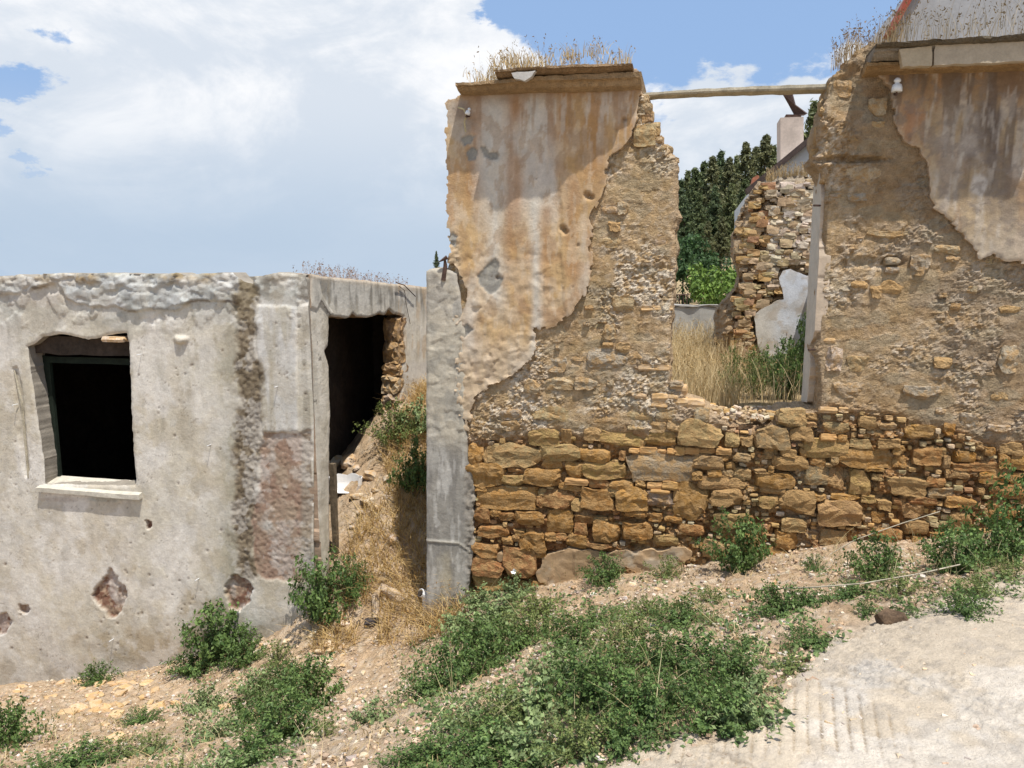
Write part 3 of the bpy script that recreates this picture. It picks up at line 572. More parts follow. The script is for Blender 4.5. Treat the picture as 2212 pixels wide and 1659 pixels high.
# ================================================================ RUINED STONE HOUSE (pillar, low wall, right wall)
ruin = empty('ruined_stone_house', wpt(1.2, -.3, -.7), 'roofless ruined stone house front with a window gap and peeling ochre plaster over rubble masonry', 'ruined house')
OUT = [(962, 1900), (962, 600), (968, 562), (975, 548), (972, 530), (969, 480), (966, 300), (967, 226), (972, 214), (985, 212), (996, 204), (1000, 186), (1040, 178), (1376, 152), (1384, 200), (1399, 206), (1396, 226), (1404, 240), (1399, 252), (1411, 262), (1408, 282), (1420, 290), (1424, 306), (1442, 314), (1450, 330), (1458, 334), (1463, 350), (1464, 430), (1466, 470), (1459, 500), (1461, 560), (1455, 640), (1450, 700), (1447, 780), (1446, 838), (1474, 846), (1478, 866), (1500, 874), (1522, 882), (1560, 905), (1600, 922), (1660, 926), (1690, 893), (1745, 888), (1764, 884), (1768, 840), (1764, 800), (1758, 762), (1764, 735), (1770, 650), (1776, 560), (1780, 470), (1784, 395), (1776, 368), (1758, 352), (1755, 338), (1772, 325), (1764, 300), (1766, 275), (1778, 250), (1780, 225), (1792, 200), (1793, 180), (1800, 160), (1822, 148), (1828, 132), (1850, 122), (1858, 104), (1885, 88), (1930, 92), (2700, 60), (2700, 1900)]
PL1 = [(964, 170), (1384, 150), (1384, 205), (1381, 240), (1368, 280), (1352, 310), (1322, 335), (1310, 370), (1312, 400), (1290, 440), (1272, 470), (1282, 500), (1275, 530), (1280, 560), (1275, 600), (1262, 640), (1238, 670), (1205, 702), (1168, 712), (1155, 706), (1161, 740), (1150, 770), (1130, 790), (1095, 815), (1058, 835), (1030, 858), (1018, 885), (1016, 930), (1004, 925), (990, 880), (986, 800), (1000, 740), (984, 690), (1012, 650), (1002, 612), (985, 575), (962, 562)]
PL2 = [(1885, 150), (1900, 172), (1921, 186), (1928, 229), (1932, 265), (1948, 304), (1982, 322), (1996, 350), (2009, 387), (2005, 426), (2018, 450), (2036, 465), (2071, 501), (2084, 520), (2096, 533), (2114, 557), (2139, 551), (2175, 564), (2212, 569), (2700, 600), (2700, 80), (1885, 120)]
PL3 = [(1160, 1235), (1180, 1195), (1200, 1187), (1280, 1188), (1400, 1185), (1480, 1179), (1500, 1193), (1484, 1222), (1400, 1300), (1180, 1300), (1168, 1262)]
PL4 = [(1070, 1200), (1082, 1192), (1096, 1200), (1092, 1212), (1078, 1213)]
sR0 = sz(955, 900)[0]; sR1 = sz(2330, 900)[0]; zT = sz(2212, 62)[1]
def low_w(U, V, S, Z):
    n = fbm(S * 3, Z * 3, 4, 80) - .5
    edge = 940 - 40 * ss(1400, 1500, U) + 70 * n + 60 * ss(1900, 2150, U); w = ss(edge - 25, edge + 35, V)
    return np.maximum(w, ss(1445, 1470, U) * ss(1790, 1765, U) * ss(905, 935, V))
def rphi(U, V, S, Z): return sdf(OUT, U, V) + 6 * (fbm(S * 16, Z * 16, 4, 81) - .5)
def plm(U, V, S, Z): return np.maximum(np.maximum(sdf(PL1, U, V), sdf(PL2, U, V)), np.maximum(sdf(PL3, U, V), sdf(PL4, U, V)))
def rH(U, V, S, Z, phi):
    lw = low_w(U, V, S, Z)
    sp = fbm(S * 30, Z * 34, 4, 82); lump = fbm(S * 7, Z * 8, 4, 83); spots = ss(.42, .6, fbm(S * 3.2, Z * 3.2, 4, 84))
    wx = .35 * (fbm(S * 6, Z * 6, 3, 180) - .5); f1, e1, c1 = facets(S * 7 + wx, Z * 12 + wx, 181, .7); f2, e2, c2 = facets(S * 19 + wx, Z * 26 + wx, 191, .9)
    f3, e3, c3 = facets(S * 38 + wx, Z * 48 + wx, 193, 1.2)
    up = .020 * (lump - .5) + spots * .010 * (f3 - .5) + .006 * (sp - .5) + (.014 * (f1 - .5) + .008 * (f2 - .5)) * (.25 + .75 * spots)
    lo = -.038 + .035 * (lump - .5) + .010 * (sp - .5) + .040 * (f1 - .5) + .024 * (f2 - .5) + .008 * (f3 - .5)
    h = up * (1 - lw) + lo * lw
    tp = ss(1750, 1780, U) * ss(420, 300, V) * ss(1960, 1900, U); h = h + tp * .10 * (fbm(S * 6, Z * 6, 4, 85) - .5)
    # ledge under the pillar's plaster, hollow row above the rotten lintel
    h = h - blob(U, V, 1830, 345, 90, 9, .5, 8, .3) * .06 - blob(U, V, 1900, 568, 60, 16, .5, 8, .4) * .03
    h = h - ss(1120, 1180, V) * ss(1300, 1150, U) * .02
    return h - .03 * (1 - ss(0, 9, phi))
def rC(U, V, S, Z, phi):
    lw = low_w(U, V, S, Z); n1 = fbm(S * 4, Z * 4, 5, 86); sp = fbm(S * 30, Z * 34, 4, 82); spots = ss(.42, .6, fbm(S * 3.2, Z * 3.2, 4, 84))
    p = Paint(U, (.55, .385, .21)); p.mix(ss(.4, .6, n1) * .6, (.61, .45, .275)); p.mix(ss(.50, .64, sp) * (.25 + .65 * spots), (.74, .65, .53)); p.mix(ss(.48, .36, sp) * .35, (.33, .22, .12))
    p.mix(ss(.56, .68, fbm(S * 6, Z * 6, 4, 87)) * .45, (.46, .32, .15))
    wx = .35 * (fbm(S * 6, Z * 6, 3, 180) - .5); c3 = facets(S * 38 + wx, Z * 48 + wx, 193, 1.2)[2]; p.mix((c3 > .62) * spots * .6, (.78, .68, .54)); p.mix((c3 < .2) * (.3 + spots * .5) * .6, (.36, .24, .13))
    rt = ss(1760, 1900, U); p.mix(rt * .35, (.42, .29, .165)); p.mix(rt * ss(560, 380, V) * .6, (.33, .225, .13)); p.mix(rt * ss(.52, .66, fbm(S * 2.6, Z * 2.6, 4, 88)) * .5, (.31, .25, .19))
    p.mix(ss(1990, 2180, U) * ss(620, 900, V) * .35, (.32, .22, .15))
    wx = .35 * (fbm(S * 6, Z * 6, 3, 180) - .5); f1, e1, c1 = facets(S * 7 + wx, Z * 12 + wx, 181, .7)
    p.mix((c1 > .72) * ss(.0, .08, e1) * (1 - lw) * .45, (.37, .31, .21)); p.mix((c1 < .15) * ss(.0, .08, e1) * (1 - lw) * .4, (.36, .22, .10)); p.mix(ss(.05, .0, e1) * (1 - lw) * .25, (.33, .22, .13))
    p.mix(lw, (.40, .205, .075)); p.mix(lw * ss(.5, .65, sp) * .4, (.50, .32, .16)); p.mix(lw * (c3 > .75) * .5, (.55, .41, .25)); p.mix(lw * (c1 > .55) * ss(.02, .12, e1) * .6, (.38, .27, .14)); p.mix(lw * ss(.45, .6, n1) * .4, (.36, .20, .09))
    p.mix(lw * ss(1060, 1180, V) * ss(1400, 1200, U) * .7, (.33, .155, .065)); p.mix(ss(1440, 1470, U) * ss(1790, 1760, U) * ss(960, 900, V) * .7, (.52, .385, .26))
    p.mix(ss(1790, 1772, U) * ss(350, 420, V) * (U > 1700) * .8, (.40, .29, .18))
    p.mix((1 - ss(0, 8, phi)) * .4, (.40, .27, .15))
    return p.c
body = grid_sheet('mortar_core', ruin, M_rubble, (sR0, sR1, -1.9, zT + .15), .0112, rphi, rH, rC, depth=.46, layers=6, back=True, skirt=(.47, .34, .21), rough=.035, smooth=False)
# plaster coats, each a sheet with its own broken edge
def p1phi(U, V, S, Z): return np.minimum(sdf(PL1, U, V), sdf(OUT, U, V) - 1) + 9 * (fbm(S * 11, Z * 11, 5, 90) - .5) + 7 * (facets(S * 24, Z * 24, 290, .6)[0] - .5)
LAY = [(1146, 250), (1170, 300), (1200, 350), (1212, 420), (1215, 480), (1216, 560), (1220, 640), (1230, 700), (1400, 700), (1400, 150), (1140, 150)]
def p1H(U, V, S, Z, phi):
    lay = ss(-2, 2, sdf(LAY, U, V) + 14 * (fbm(S * 9, Z * 9, 4, 92) - .5))
    lowp = ss(480, 620, V) * (1 - lay); h = .030 + .010 * (fbm(S * 3, Z * 3, 3, 93) - .5) + lay * .008 + .003 * (fbm(S * 60, Z * 60, 3, 94) - .5)
    h = h + (.2 + lowp) * .014 * (fbm(S * 16, Z * 16, 4, 95) - .5) + (.15 + lowp) * ss(.45, .6, fbm(S * 5, Z * 5, 3, 196)) * .007 * (facets(S * 12, Z * 14, 197, .8)[0] - .5) + ss(700, 760, V) * .006 * (facets(S * 9, Z * 11, 296, .9)[0] - .5)
    gry = np.maximum.reduce([ss(-2, 1, sdf(q, U, V) + 8 * (fbm(S * 22, Z * 22, 3, 97) - .5)) for q in GREY]); h = h - gry * .011
    wob = 5 * (fbm(S * 30, Z * 30, 3, 340) - .5)
    for (a, b, r) in PP: h = h - ss(r * 1.2, r * .7, np.hypot(U - a, V - b) + wob * (r > 3)) * (.022 if r > 3 else .008)
    lft = ss(1010, 985, U + 16 * (fbm(S * 10, Z * 10, 3, 98) - .5)) * ss(470, 560, V); h = h + lft * (.016 * (facets(S * 22, Z * 26, 299, 1.1)[0] - .5) + .008 * (fbm(S * 9, Z * 9, 3, 99) - .5))
    return h - .002 * (1 - ss(0, 3, phi))
GREY = [[(1012, 330), (1022, 320), (1034, 326), (1030, 344), (1016, 346)], [(1040, 318), (1052, 318), (1058, 332), (1076, 330), (1078, 344), (1060, 346), (1048, 340)], [(1000, 300), (1014, 290), (1028, 296), (1020, 312), (1004, 314)], [(1034, 595), (1050, 575), (1072, 558), (1080, 570), (1076, 590), (1088, 602), (1080, 625), (1062, 635), (1040, 618)], [(968, 520), (978, 500), (990, 512), (984, 532)], [(990, 715), (1010, 700), (1022, 712), (1006, 728)]]
PP = [(1269, 422, 7), (1278, 427, 6), (1217, 493, 7), (1222, 500, 6), (1351, 260, 4), (1334, 283, 3), (1250, 530, 4), (1075, 600, 4)] + [(rnd.uniform(985, 1250), rnd.uniform(330, 800), rnd.uniform(.8, 1.5)) for _ in range(22)]
def p1C(U, V, S, Z, phi):
    n1 = fbm(S * 3, Z * 3, 5, 101); st = fbm(S * 18, Z * 1.3, 5, 102); st2 = fbm(S * 40, Z * 4, 4, 103); rg = 70 * (fbm(S * 5, Z * 2.2, 4, 104) - .5)
    p = Paint(U, (.50, .325, .155)); p.mix(ss(.4, .62, n1) * .6, (.54, .38, .205)); p.mix(ss(.5, .6, fbm(S * 6, Z * 5, 5, 105)) * .5, (.55, .43, .31)); p.mix(ss(.55, .62, fbm(S * 4, Z * 4, 5, 205)) * .45, (.38, .215, .11))
    wz = ss(1012, 1036, U + rg * .4) * ss(1216, 1190, U + rg * .5) * ss(520, 380, V + rg - (1216 - U) * .0) * ss(190, 215, V); p.mix(wz * .72, (.58, .56, .52))
    for (c, wd, v0, v1, a) in [(1070, 22, 200, 660, .85), (1162, 13, 420, 780, .85), (1085, 20, 560, 700, .35), (1262, 10, 470, 560, .3), (1150, 26, 200, 330, .7), (1330, 14, 200, 270, .5), (1265, 16, 560, 690, .45), (1020, 16, 590, 760, .5), (1140, 30, 760, 830, .4)]:
        p.mix(np.exp(-((U - c - rg * .25) / wd) ** 2) * ss(v0 - 20, v0 + 30, V) * ss(v1 + 25, v1 - 25, V) * a, (.58, .54, .47))
    for (c, wd, v0, v1, a) in [(1115, 18, 200, 290, .8), (1125, 14, 330, 480, .6), (1108, 12, 300, 560, .45), (1020, 18, 200, 460, .55), (1215, 24, 190, 330, .6), (1285, 30, 190, 420, .6), (1350, 18, 190, 260, .7), (1240, 12, 380, 640, .5), (1195, 12, 230, 300, .4), (1185, 12, 440, 640, .4)]:
        p.mix(np.exp(-((U - c - rg * .3) / wd) ** 2) * ss(v0 - 10, v0 + 20, V) * ss(v1 + 30, v1 - 60, V) * a * 1.1, (.38, .20, .085))
    p.mix(ss(.53, .60, st2) * ss(400, 240, V) * (U > 1160) * .6, (.56, .50, .43)); p.mix(ss(.54, .60, st) * ss(440, 220, V) * .5, (.33, .20, .11)); p.mix(ss(.56, .62, fbm(S * 26, Z * 8, 5, 305)) * .35, (.60, .50, .38)); p.mix(ss(.58, .63, fbm(S * 18, Z * 9, 5, 306)) * .4, (.36, .23, .13))
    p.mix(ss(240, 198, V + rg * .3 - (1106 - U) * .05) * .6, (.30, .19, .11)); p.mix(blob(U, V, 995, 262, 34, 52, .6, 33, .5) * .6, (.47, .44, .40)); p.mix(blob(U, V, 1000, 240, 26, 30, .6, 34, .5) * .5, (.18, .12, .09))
    p.mix(ss(700, 760, V + rg) * .5, (.54, .46, .36)); p.mix(ss(1010, 985, U) * ss(480, 560, V) * .7, (.56, .44, .30)); p.mix(blob(U, V, 1010, 690, 26, 80, .8, 35, .6) * .5, (.58, .52, .44))
    gry = np.maximum.reduce([ss(-2, 1, sdf(q, U, V) + 8 * (fbm(S * 22, Z * 22, 3, 97) - .5)) for q in GREY]); p.mix(gry, (.27, .255, .225)); p.mix(gry * ss(.5, .65, fbm(S * 40, Z * 40, 3, 106)) * .4, (.4, .37, .3))
    for (a, b, r) in PP: p.mix(np.exp(-(((U - a) ** 2 + (V - b) ** 2) / (r * r * 1.1))) * .6, (.22, .14, .08))
    p.mix((1 - ss(0, 4, phi)) * .5, (.52, .40, .28)); p.mul(.96 + .2 * (fbm(S * 28, Z * 28, 3, 107) - .5))
    return p.c
g0 = sz(958, 560)[0]; g1 = sz(1392, 300)[0]
grid_sheet('plaster', ruin, M_plaster, (g0, g1, sz(1100, 960)[1], sz(1380, 145)[1]), .0115, p1phi, p1H, p1C, depth=.045, layers=2, skirt=(.50, .37, .24))
def p2phi(U, V, S, Z): return sdf(PL2, U, V) + 10 * (fbm(S * 9, Z * 9, 5, 110) - .5) + 7 * (facets(S * 22, Z * 22, 291, .6)[0] - .5)
def p2H(U, V, S, Z, phi): return .040 + .016 * (fbm(S * 2.5, Z * 2.5, 3, 111) - .5) + .007 * (fbm(S * 18, Z * 18, 4, 112) - .5) + .003 * (fbm(S * 60, Z * 60, 3, 113) - .5) - .008 * (1 - ss(0, 3, phi))
def p2C(U, V, S, Z, phi):
    n1 = fbm(S * 3, Z * 3, 5, 114); st = fbm(S * 14, Z * 1.3, 5, 115); st2 = fbm(S * 30, Z * 5, 4, 116); rg = 80 * (fbm(S * 4, Z * 2.2, 4, 117) - .5)
    p = Paint(U, (.40, .29, .17)); p.mix(ss(.4, .62, n1) * .6, (.48, .37, .24)); p.mix(ss(300, 150, V + rg) * .75, (.28, .16, .08)); p.mix(ss(.54, .60, fbm(S * 20, Z * 3, 5, 310)) * .45, (.30, .17, .09)); p.mix(ss(.47, .56, st) * ss(560, 250, V) * .75, (.16, .12, .09)); p.mix(ss(430, 560, V + rg) * .4, (.56, .48, .38))
    p.mix(blob(U, V, 2125, 290, 55, 100, .8, 36, .6) * .8, (.13, .10, .085)); p.mix(blob(U, V, 2160, 420, 60, 120, .9, 37, .7) * .55, (.17, .14, .12)); p.mix(blob(U, V, 2180, 180, 80, 60, .9, 38, .7) * .6, (.17, .115, .08))
    p.mix(blob(U, V, 2090, 310, 30, 60, .8, 39, .6) * .75, (.40, .35, .30)); p.mix(blob(U, V, 2040, 360, 40, 130, .9, 40, .6) * .6, (.44, .37, .30)); p.mix(blob(U, V, 2110, 400, 20, 45, .6, 41, .8) * .8, (.55, .50, .45)); p.mix(blob(U, V, 2190, 370, 16, 40, .7, 42, .8) * .5, (.5, .44, .38))
    p.mix(blob(U, V, 1965, 265, 30, 60, .9, 43, .6) * .75, (.37, .19, .10)); p.mix(ss(.56, .68, st2) * ss(1960, 2000, U) * .5, (.52, .46, .39)); p.mix(ss(470, 560, V + rg) * .35, (.48, .42, .35)); p.mix(ss(.56, .66, fbm(S * 20, Z * 20, 4, 118)) * .5, (.22, .18, .15))
    p.mix((1 - ss(0, 6, phi)) * .55, (.52, .42, .32)); p.mul(.96 + .2 * (fbm(S * 28, Z * 28, 3, 119) - .5))
    return p.c
grid_sheet('plaster', ruin, M_plaster, (sz(1880, 300)[0], sR1, sz(2212, 640)[1], sz(2212, 90)[1]), .0115, p2phi, p2H, p2C, depth=.045, layers=2, skirt=(.42, .31, .21))
def p3phi(U, V, S, Z): return np.maximum(sdf(PL3, U, V) - 3 + 26 * (fbm(S * 8, Z * 8, 5, 120) - .5), sdf(PL4, U, V) + 3 * (fbm(S * 20, Z * 20, 4, 121) - .5))
def p3H(U, V, S, Z, phi): return .004 + .02 * (fbm(S * 5, Z * 5, 4, 122) - .5) + .010 * (facets(S * 9, Z * 12, 422, .9)[0] - .5)
def p3C(U, V, S, Z, phi):
    p = Paint(U, (.38, .26, .15)); p.mix(ss(.47, .6, fbm(S * 6, Z * 6, 5, 123)) * .7, (.46, .40, .31)); p.mix(ss(.52, .60, fbm(S * 12, Z * 12, 4, 124)) * .6, (.36, .24, .13)); p.mix((1 - ss(0, 14, phi + 16 * (fbm(S * 14, Z * 14, 3, 125) - .5))) * .6, (.40, .26, .14)); return p.c
grid_sheet('plaster', ruin, M_plaster, (sz(1060, 1200)[0], sz(1520, 1200)[0], -1.6, sz(1300, 1170)[1]), .0115, p3phi, p3H, p3C, depth=.075, layers=2, skirt=(.42, .3, .18))
# ---- stones, read off the photograph course by course
def src(ox, oy, k, lst):
    out = []
    for (a, b, c, d, e) in lst: out.append(((ox + a / k) / 1.8517, (oy + b / k) / 1.8517, (ox + c / k) / 1.8517, (oy + d / k) / 1.8517, e))
    return out
ST = src(1800, 1500, 1.8433, [(345, 525, 668, 670, 'g'), (250, 535, 350, 660, 'g'), (676, 530, 942, 630, 'g'), (950, 548, 1160, 630, 'o'), (1525, 250, 1772, 345, 'g'), (1785, 250, 1908, 350, 'g'), (1435, 345, 1590, 415, 'o'), (1600, 345, 1700, 420, 'o'), (1705, 350, 2000, 515, 'g'), (1435, 425, 1648, 520, 'y'), (1115, 430, 1420, 530, 'y'), (145, 515, 235, 655, 'o'),
    (130, 660, 380, 805, 'o'), (685, 630, 822, 680, 'o'), (835, 640, 985, 755, 'o'), (990, 640, 1070, 658, 'g'), (995, 662, 1270, 760, 'y'), (1285, 590, 1780, 765, 'G'), (1800, 600, 2000, 700, 'g'), (1995, 595, 2055, 640, 'o'), (2025, 650, 2100, 712, 'o'), (1405, 540, 1522, 582, 'b'), (1325, 545, 1395, 572, 'b'), (1535, 555, 1590, 585, 'b'), (1600, 548, 1655, 580, 'b'), (1662, 537, 1728, 588, 'b'), (1734, 542, 1835, 582, 'b'), (1847, 540, 1952, 577, 'b'), (1965, 540, 2070, 580, 'b'),
    (380, 735, 540, 810, 'y'), (560, 690, 825, 795, 'o'), (430, 683, 485, 710, 'r'), (490, 690, 530, 710, 'r'), (855, 770, 1010, 803, 'b'), (815, 806, 975, 850, 'o'), (1020, 780, 1170, 830, 'r'), (1185, 785, 1340, 840, 'o'), (1370, 785, 1440, 825, 't'), (1455, 797, 1555, 838, 'b'), (1568, 790, 1672, 838, 'b'), (1905, 705, 2000, 750, 'o'), (1840, 755, 2050, 830, 't'), (1790, 715, 1860, 770, 'o'), (2005, 715, 2085, 765, 'g'), (2095, 700, 2212, 770, 'g'), (2060, 790, 2190, 835, 't'), (1245, 560, 1290, 625, 'r'), (1190, 635, 1240, 655, 'g'),
    (185, 825, 270, 850, 'o'), (230, 848, 635, 975, 'o'), (415, 828, 590, 850, 'g'), (650, 845, 705, 895, 'g'), (640, 900, 685, 970, 'r'), (690, 860, 905, 975, 'r'), (900, 920, 980, 1000, 'y'), (985, 840, 1220, 1005, 'o'), (1150, 838, 1248, 890, 'g'), (1240, 845, 1450, 985, 'o'), (1450, 868, 1650, 965, 'p'), (1485, 848, 1615, 866, 'b'), (1660, 808, 1900, 1050, 'o'), (1930, 850, 2150, 950, 't'), (1205, 985, 1250, 1030, 'g'), (1275, 992, 1440, 1036, 'o'), (1370, 1045, 1435, 1062, 'g'),
    (180, 990, 285, 1090, 'r'), (285, 1000, 370, 1035, 'o'), (365, 1018, 465, 1065, 'o'), (490, 1020, 680, 1100, 'o'), (690, 1010, 905, 1170, 'o'), (920, 1040, 1055, 1092, 'o'), (1060, 1050, 1155, 1075, 'g'), (920, 1098, 1020, 1190, 'o'), (1065, 1082, 1235, 1220, 'o'), (1165, 1045, 1200, 1075, 'o'), (1590, 1052, 1700, 1085, 'o'), (1600, 1090, 1640, 1120, 'g'), (215, 1120, 420, 1185, 'r'), (470, 1145, 545, 1180, 'o'), (560, 1145, 620, 1165, 'o'), (465, 1182, 515, 1220, 'g'), (520, 1168, 700, 1280, 'y'), (705, 1165, 780, 1215, 'o'), (385, 1205, 460, 1245, 'o'), (785, 1170, 855, 1215, 'r'), (865, 1185, 1000, 1270, 'o'), (1020, 1240, 1180, 1285, 'r'), (1285, 1100, 1490, 1200, 'o'),
    (165, 1262, 370, 1345, 'r'), (180, 1350, 390, 1470, 'r'), (400, 1300, 620, 1470, 'r'), (620, 1310, 700, 1350, 'o'), (385, 260, 515, 320, 'G'), (150, 325, 365, 400, 't'), (380, 335, 512, 400, 't'), (620, 245, 920, 325, 'y'), (1000, 295, 1220, 365, 'o'), (1240, 260, 1500, 350, 'y'), (1000, 395, 1110, 475, 'O'), (600, 405, 800, 505, 'y'), (815, 405, 895, 515, 't'), (870, 455, 925, 490, 'y'), (690, 5, 895, 115, 'g'), (560, 40, 665, 130, 'g'), (930, 25, 1080, 105, 'g'), (1160, 45, 1205, 80, 'g'), (1490, 140, 1600, 190, 'b'), (1490, 203, 1600, 236, 'b'), (1425, 197, 1465, 235, 'b'), (1365, 138, 1445, 170, 'b'), (1650, 178, 1750, 228, 'b'), (1605, 148, 1680, 185, 'b'), (1625, 50, 1715, 80, 'g'), (1315, 370, 1420, 400, 'y')])
ST += src(1700, 1200, 1.3825, [(720, 145, 985, 260, 'y'), (988, 140, 1055, 212, 'g'), (665, 315, 780, 395, 'G'), (815, 283, 885, 345, 't'), (900, 275, 1105, 388, 'G'), (875, 120, 910, 140, 'g'), (960, 105, 1000, 130, 'g'), (720, 248, 745, 275, 'g'), (880, 30, 930, 60, 'O'), (985, 237, 1045, 260, 'O'), (1055, 238, 1125, 285, 'o'), (1198, 36, 1355, 60, 'b'), (1188, 362, 1345, 388, 'b'), (1120, 290, 1200, 350, 't')])
ST += src(2600, 1000, 1.3825, [(595, 985, 770, 1090, 'g'), (712, 892, 862, 978, 'g'), (782, 985, 905, 1050, 't'), (865, 910, 930, 945, 't'), (860, 952, 925, 975, 't'), (415, 1018, 495, 1095, 'g'), (495, 1030, 565, 1080, 't'), (635, 1105, 710, 1160, 'g'), (718, 1100, 805, 1145, 't'), (818, 1100, 880, 1152, 'o'), (850, 1055, 1085, 1140, 'y'), (690, 1152, 862, 1218, 't'), (890, 1152, 965, 1205, 'o'), (1000, 1148, 1040, 1185, 'g'), (970, 1182, 1010, 1200, 'W'), (655, 1195, 685, 1225, 'o'), (470, 1215, 560, 1268, 'g'), (400, 1222, 460, 1265, 'g'), (440, 1270, 530, 1315, 't'), (600, 1240, 800, 1308, 'o'), (580, 1212, 640, 1230, 't'), (855, 1210, 980, 1295, 'G'), (985, 1220, 1075, 1335, 't'), (1090, 1210, 1225, 1345, 'y'), (1060, 1112, 1335, 1195, 'o'), (1345, 1142, 1420, 1200, 'o'), (1345, 1085, 1410, 1130, 'o'), (1110, 1047, 1235, 1103, 'g'), (1262, 1047, 1380, 1098, 't'), (945, 1022, 1025, 1052, 'b'), (1030, 1027, 1090, 1065, 'o'), (1190, 1202, 1290, 1225, 'o'), (1230, 1242, 1300, 1280, 'g'), (1300, 1250, 1520, 1355, 't'), (895, 1352, 970, 1390, 'o'), (730, 1345, 905, 1445, 't'), (1008, 1352, 1150, 1390, 'o'), (940, 1395, 1165, 1505, 't'), (1170, 1357, 1255, 1398, 'y'), (1250, 1382, 1330, 1438, 't'), (1350, 1377, 1425, 1408, 'r'), (1440, 1372, 1520, 1408, 'r'), (800, 1315, 820, 1335, 'W'), (535, 1308, 600, 1335, 'o'), (610, 1312, 740, 1342, 't'),
    (940, 545, 1060, 665, 'W'), (1090, 590, 1210, 665, 'y'), (960, 487, 1025, 513, 'b'), (1215, 195, 1280, 260, 'O'), (1280, 170, 1395, 235, 'O'), (1115, 170, 1205, 208, 'O'), (1300, 95, 1380, 128, 'G'), (1440, 25, 1520, 135, 'G'), (940, 872, 1030, 898, 'b'), (1048, 872, 1100, 898, 'b'), (940, 955, 1090, 1008, 'g'), (1275, 960, 1360, 988, 'W'), (985, 720, 1180, 810, 'q'), (1160, 925, 1260, 985, 't')])
ST += src(3100, 1000, 1.3825, [(890, 873, 948, 905, 'W'), (1235, 535, 1370, 670, 'G'), (720, 745, 910, 825, 'G'), (880, 595, 975, 650, 'O'), (930, 963, 1005, 1028, 'O'), (765, 1095, 915, 1185, 'r'), (892, 1097, 948, 1138, 't'), (925, 1142, 965, 1200, 't'), (995, 1120, 1108, 1175, 'O'), (1112, 1068, 1160, 1110, 't'), (1158, 1092, 1222, 1132, 'O'), (990, 1178, 1235, 1213, 'r'), (955, 1220, 1095, 1265, 't'), (1102, 1230, 1140, 1255, 'G'), (1138, 1230, 1285, 1288, 'O'), (1250, 1068, 1375, 1125, 't'), (1235, 1132, 1300, 1205, 'o'), (850, 1322, 985, 1368, 'G'), (842, 1262, 938, 1308, 'r'), (748, 1372, 888, 1408, 'r'), (705, 1415, 825, 1480, 't'), (950, 1372, 1108, 1418, 'o'), (1118, 1318, 1163, 1350, 't'), (1305, 1130, 1500, 1215, 'o'), (1020, 910, 1130, 990, 'W'), (1180, 965, 1295, 1008, 'W'), (745, 15, 860, 145, 'G'), (1060, 100, 1140, 140, 'o'), (1060, 200, 1115, 245, 'g'), (960, 295, 1025, 330, 'r'), (905, 240, 950, 262, 'g'), (1230, 310, 1350, 345, 'O'), (1200, 790, 1290, 850, 'o')])
ST += src(1700, 150, 1.508, [(1300, 395, 1365, 455, 't'), (1268, 530, 1392, 660, 'y'), (1310, 462, 1368, 518, 'r'), (1422, 652, 1458, 688, 'y'), (1065, 1010, 1158, 1058, 'W'), (1105, 1105, 1178, 1168, 'O'), (1055, 1195, 1200, 1265, 'y'), (1165, 990, 1228, 1065, 'W'), (1388, 1185, 1500, 1260, 'q'), (1130, 1560, 1250, 1640, 'y'), (1395, 600, 1430, 640, 't')])
ST += src(3100, 0, 1.508, [(300, 685, 405, 750, 'y'), (350, 485, 480, 600, 't'), (560, 595, 690, 710, 'g'), (325, 990, 690, 1120, 'q'), (380, 760, 550, 850, 'o'), (445, 1155, 560, 1212, 'G'), (570, 735, 660, 820, 'g'), (490, 1430, 530, 1455, 'G'), (895, 1445, 950, 1475, 'G'), (970, 1480, 1100, 1530, 'g'), (835, 1530, 920, 1600, 'G'), (665, 1555, 750, 1600, 'G'), (1030, 1545, 1110, 1580, 'G'), (1240, 1560, 1310, 1590, 'y'), (275, 640, 330, 690, 'o'), (330, 1170, 400, 1200, 'q'), (570, 1385, 800, 1440, 'y')])
rects = []; nst = 0
def flat_ok(u, v):   # local signed clearances at one image point
    U = np.array([[u]]); V = np.array([[v]]); return float(sdf(OUT, U, V)[0, 0]), float(plm(U, V, None, None)[0, 0])
def lowf(u, v):
    s_, z_ = sz(u, v); return float(low_w(np.array([float(u)]), np.array([float(v)]), np.array([s_]), np.array([z_]))[0])
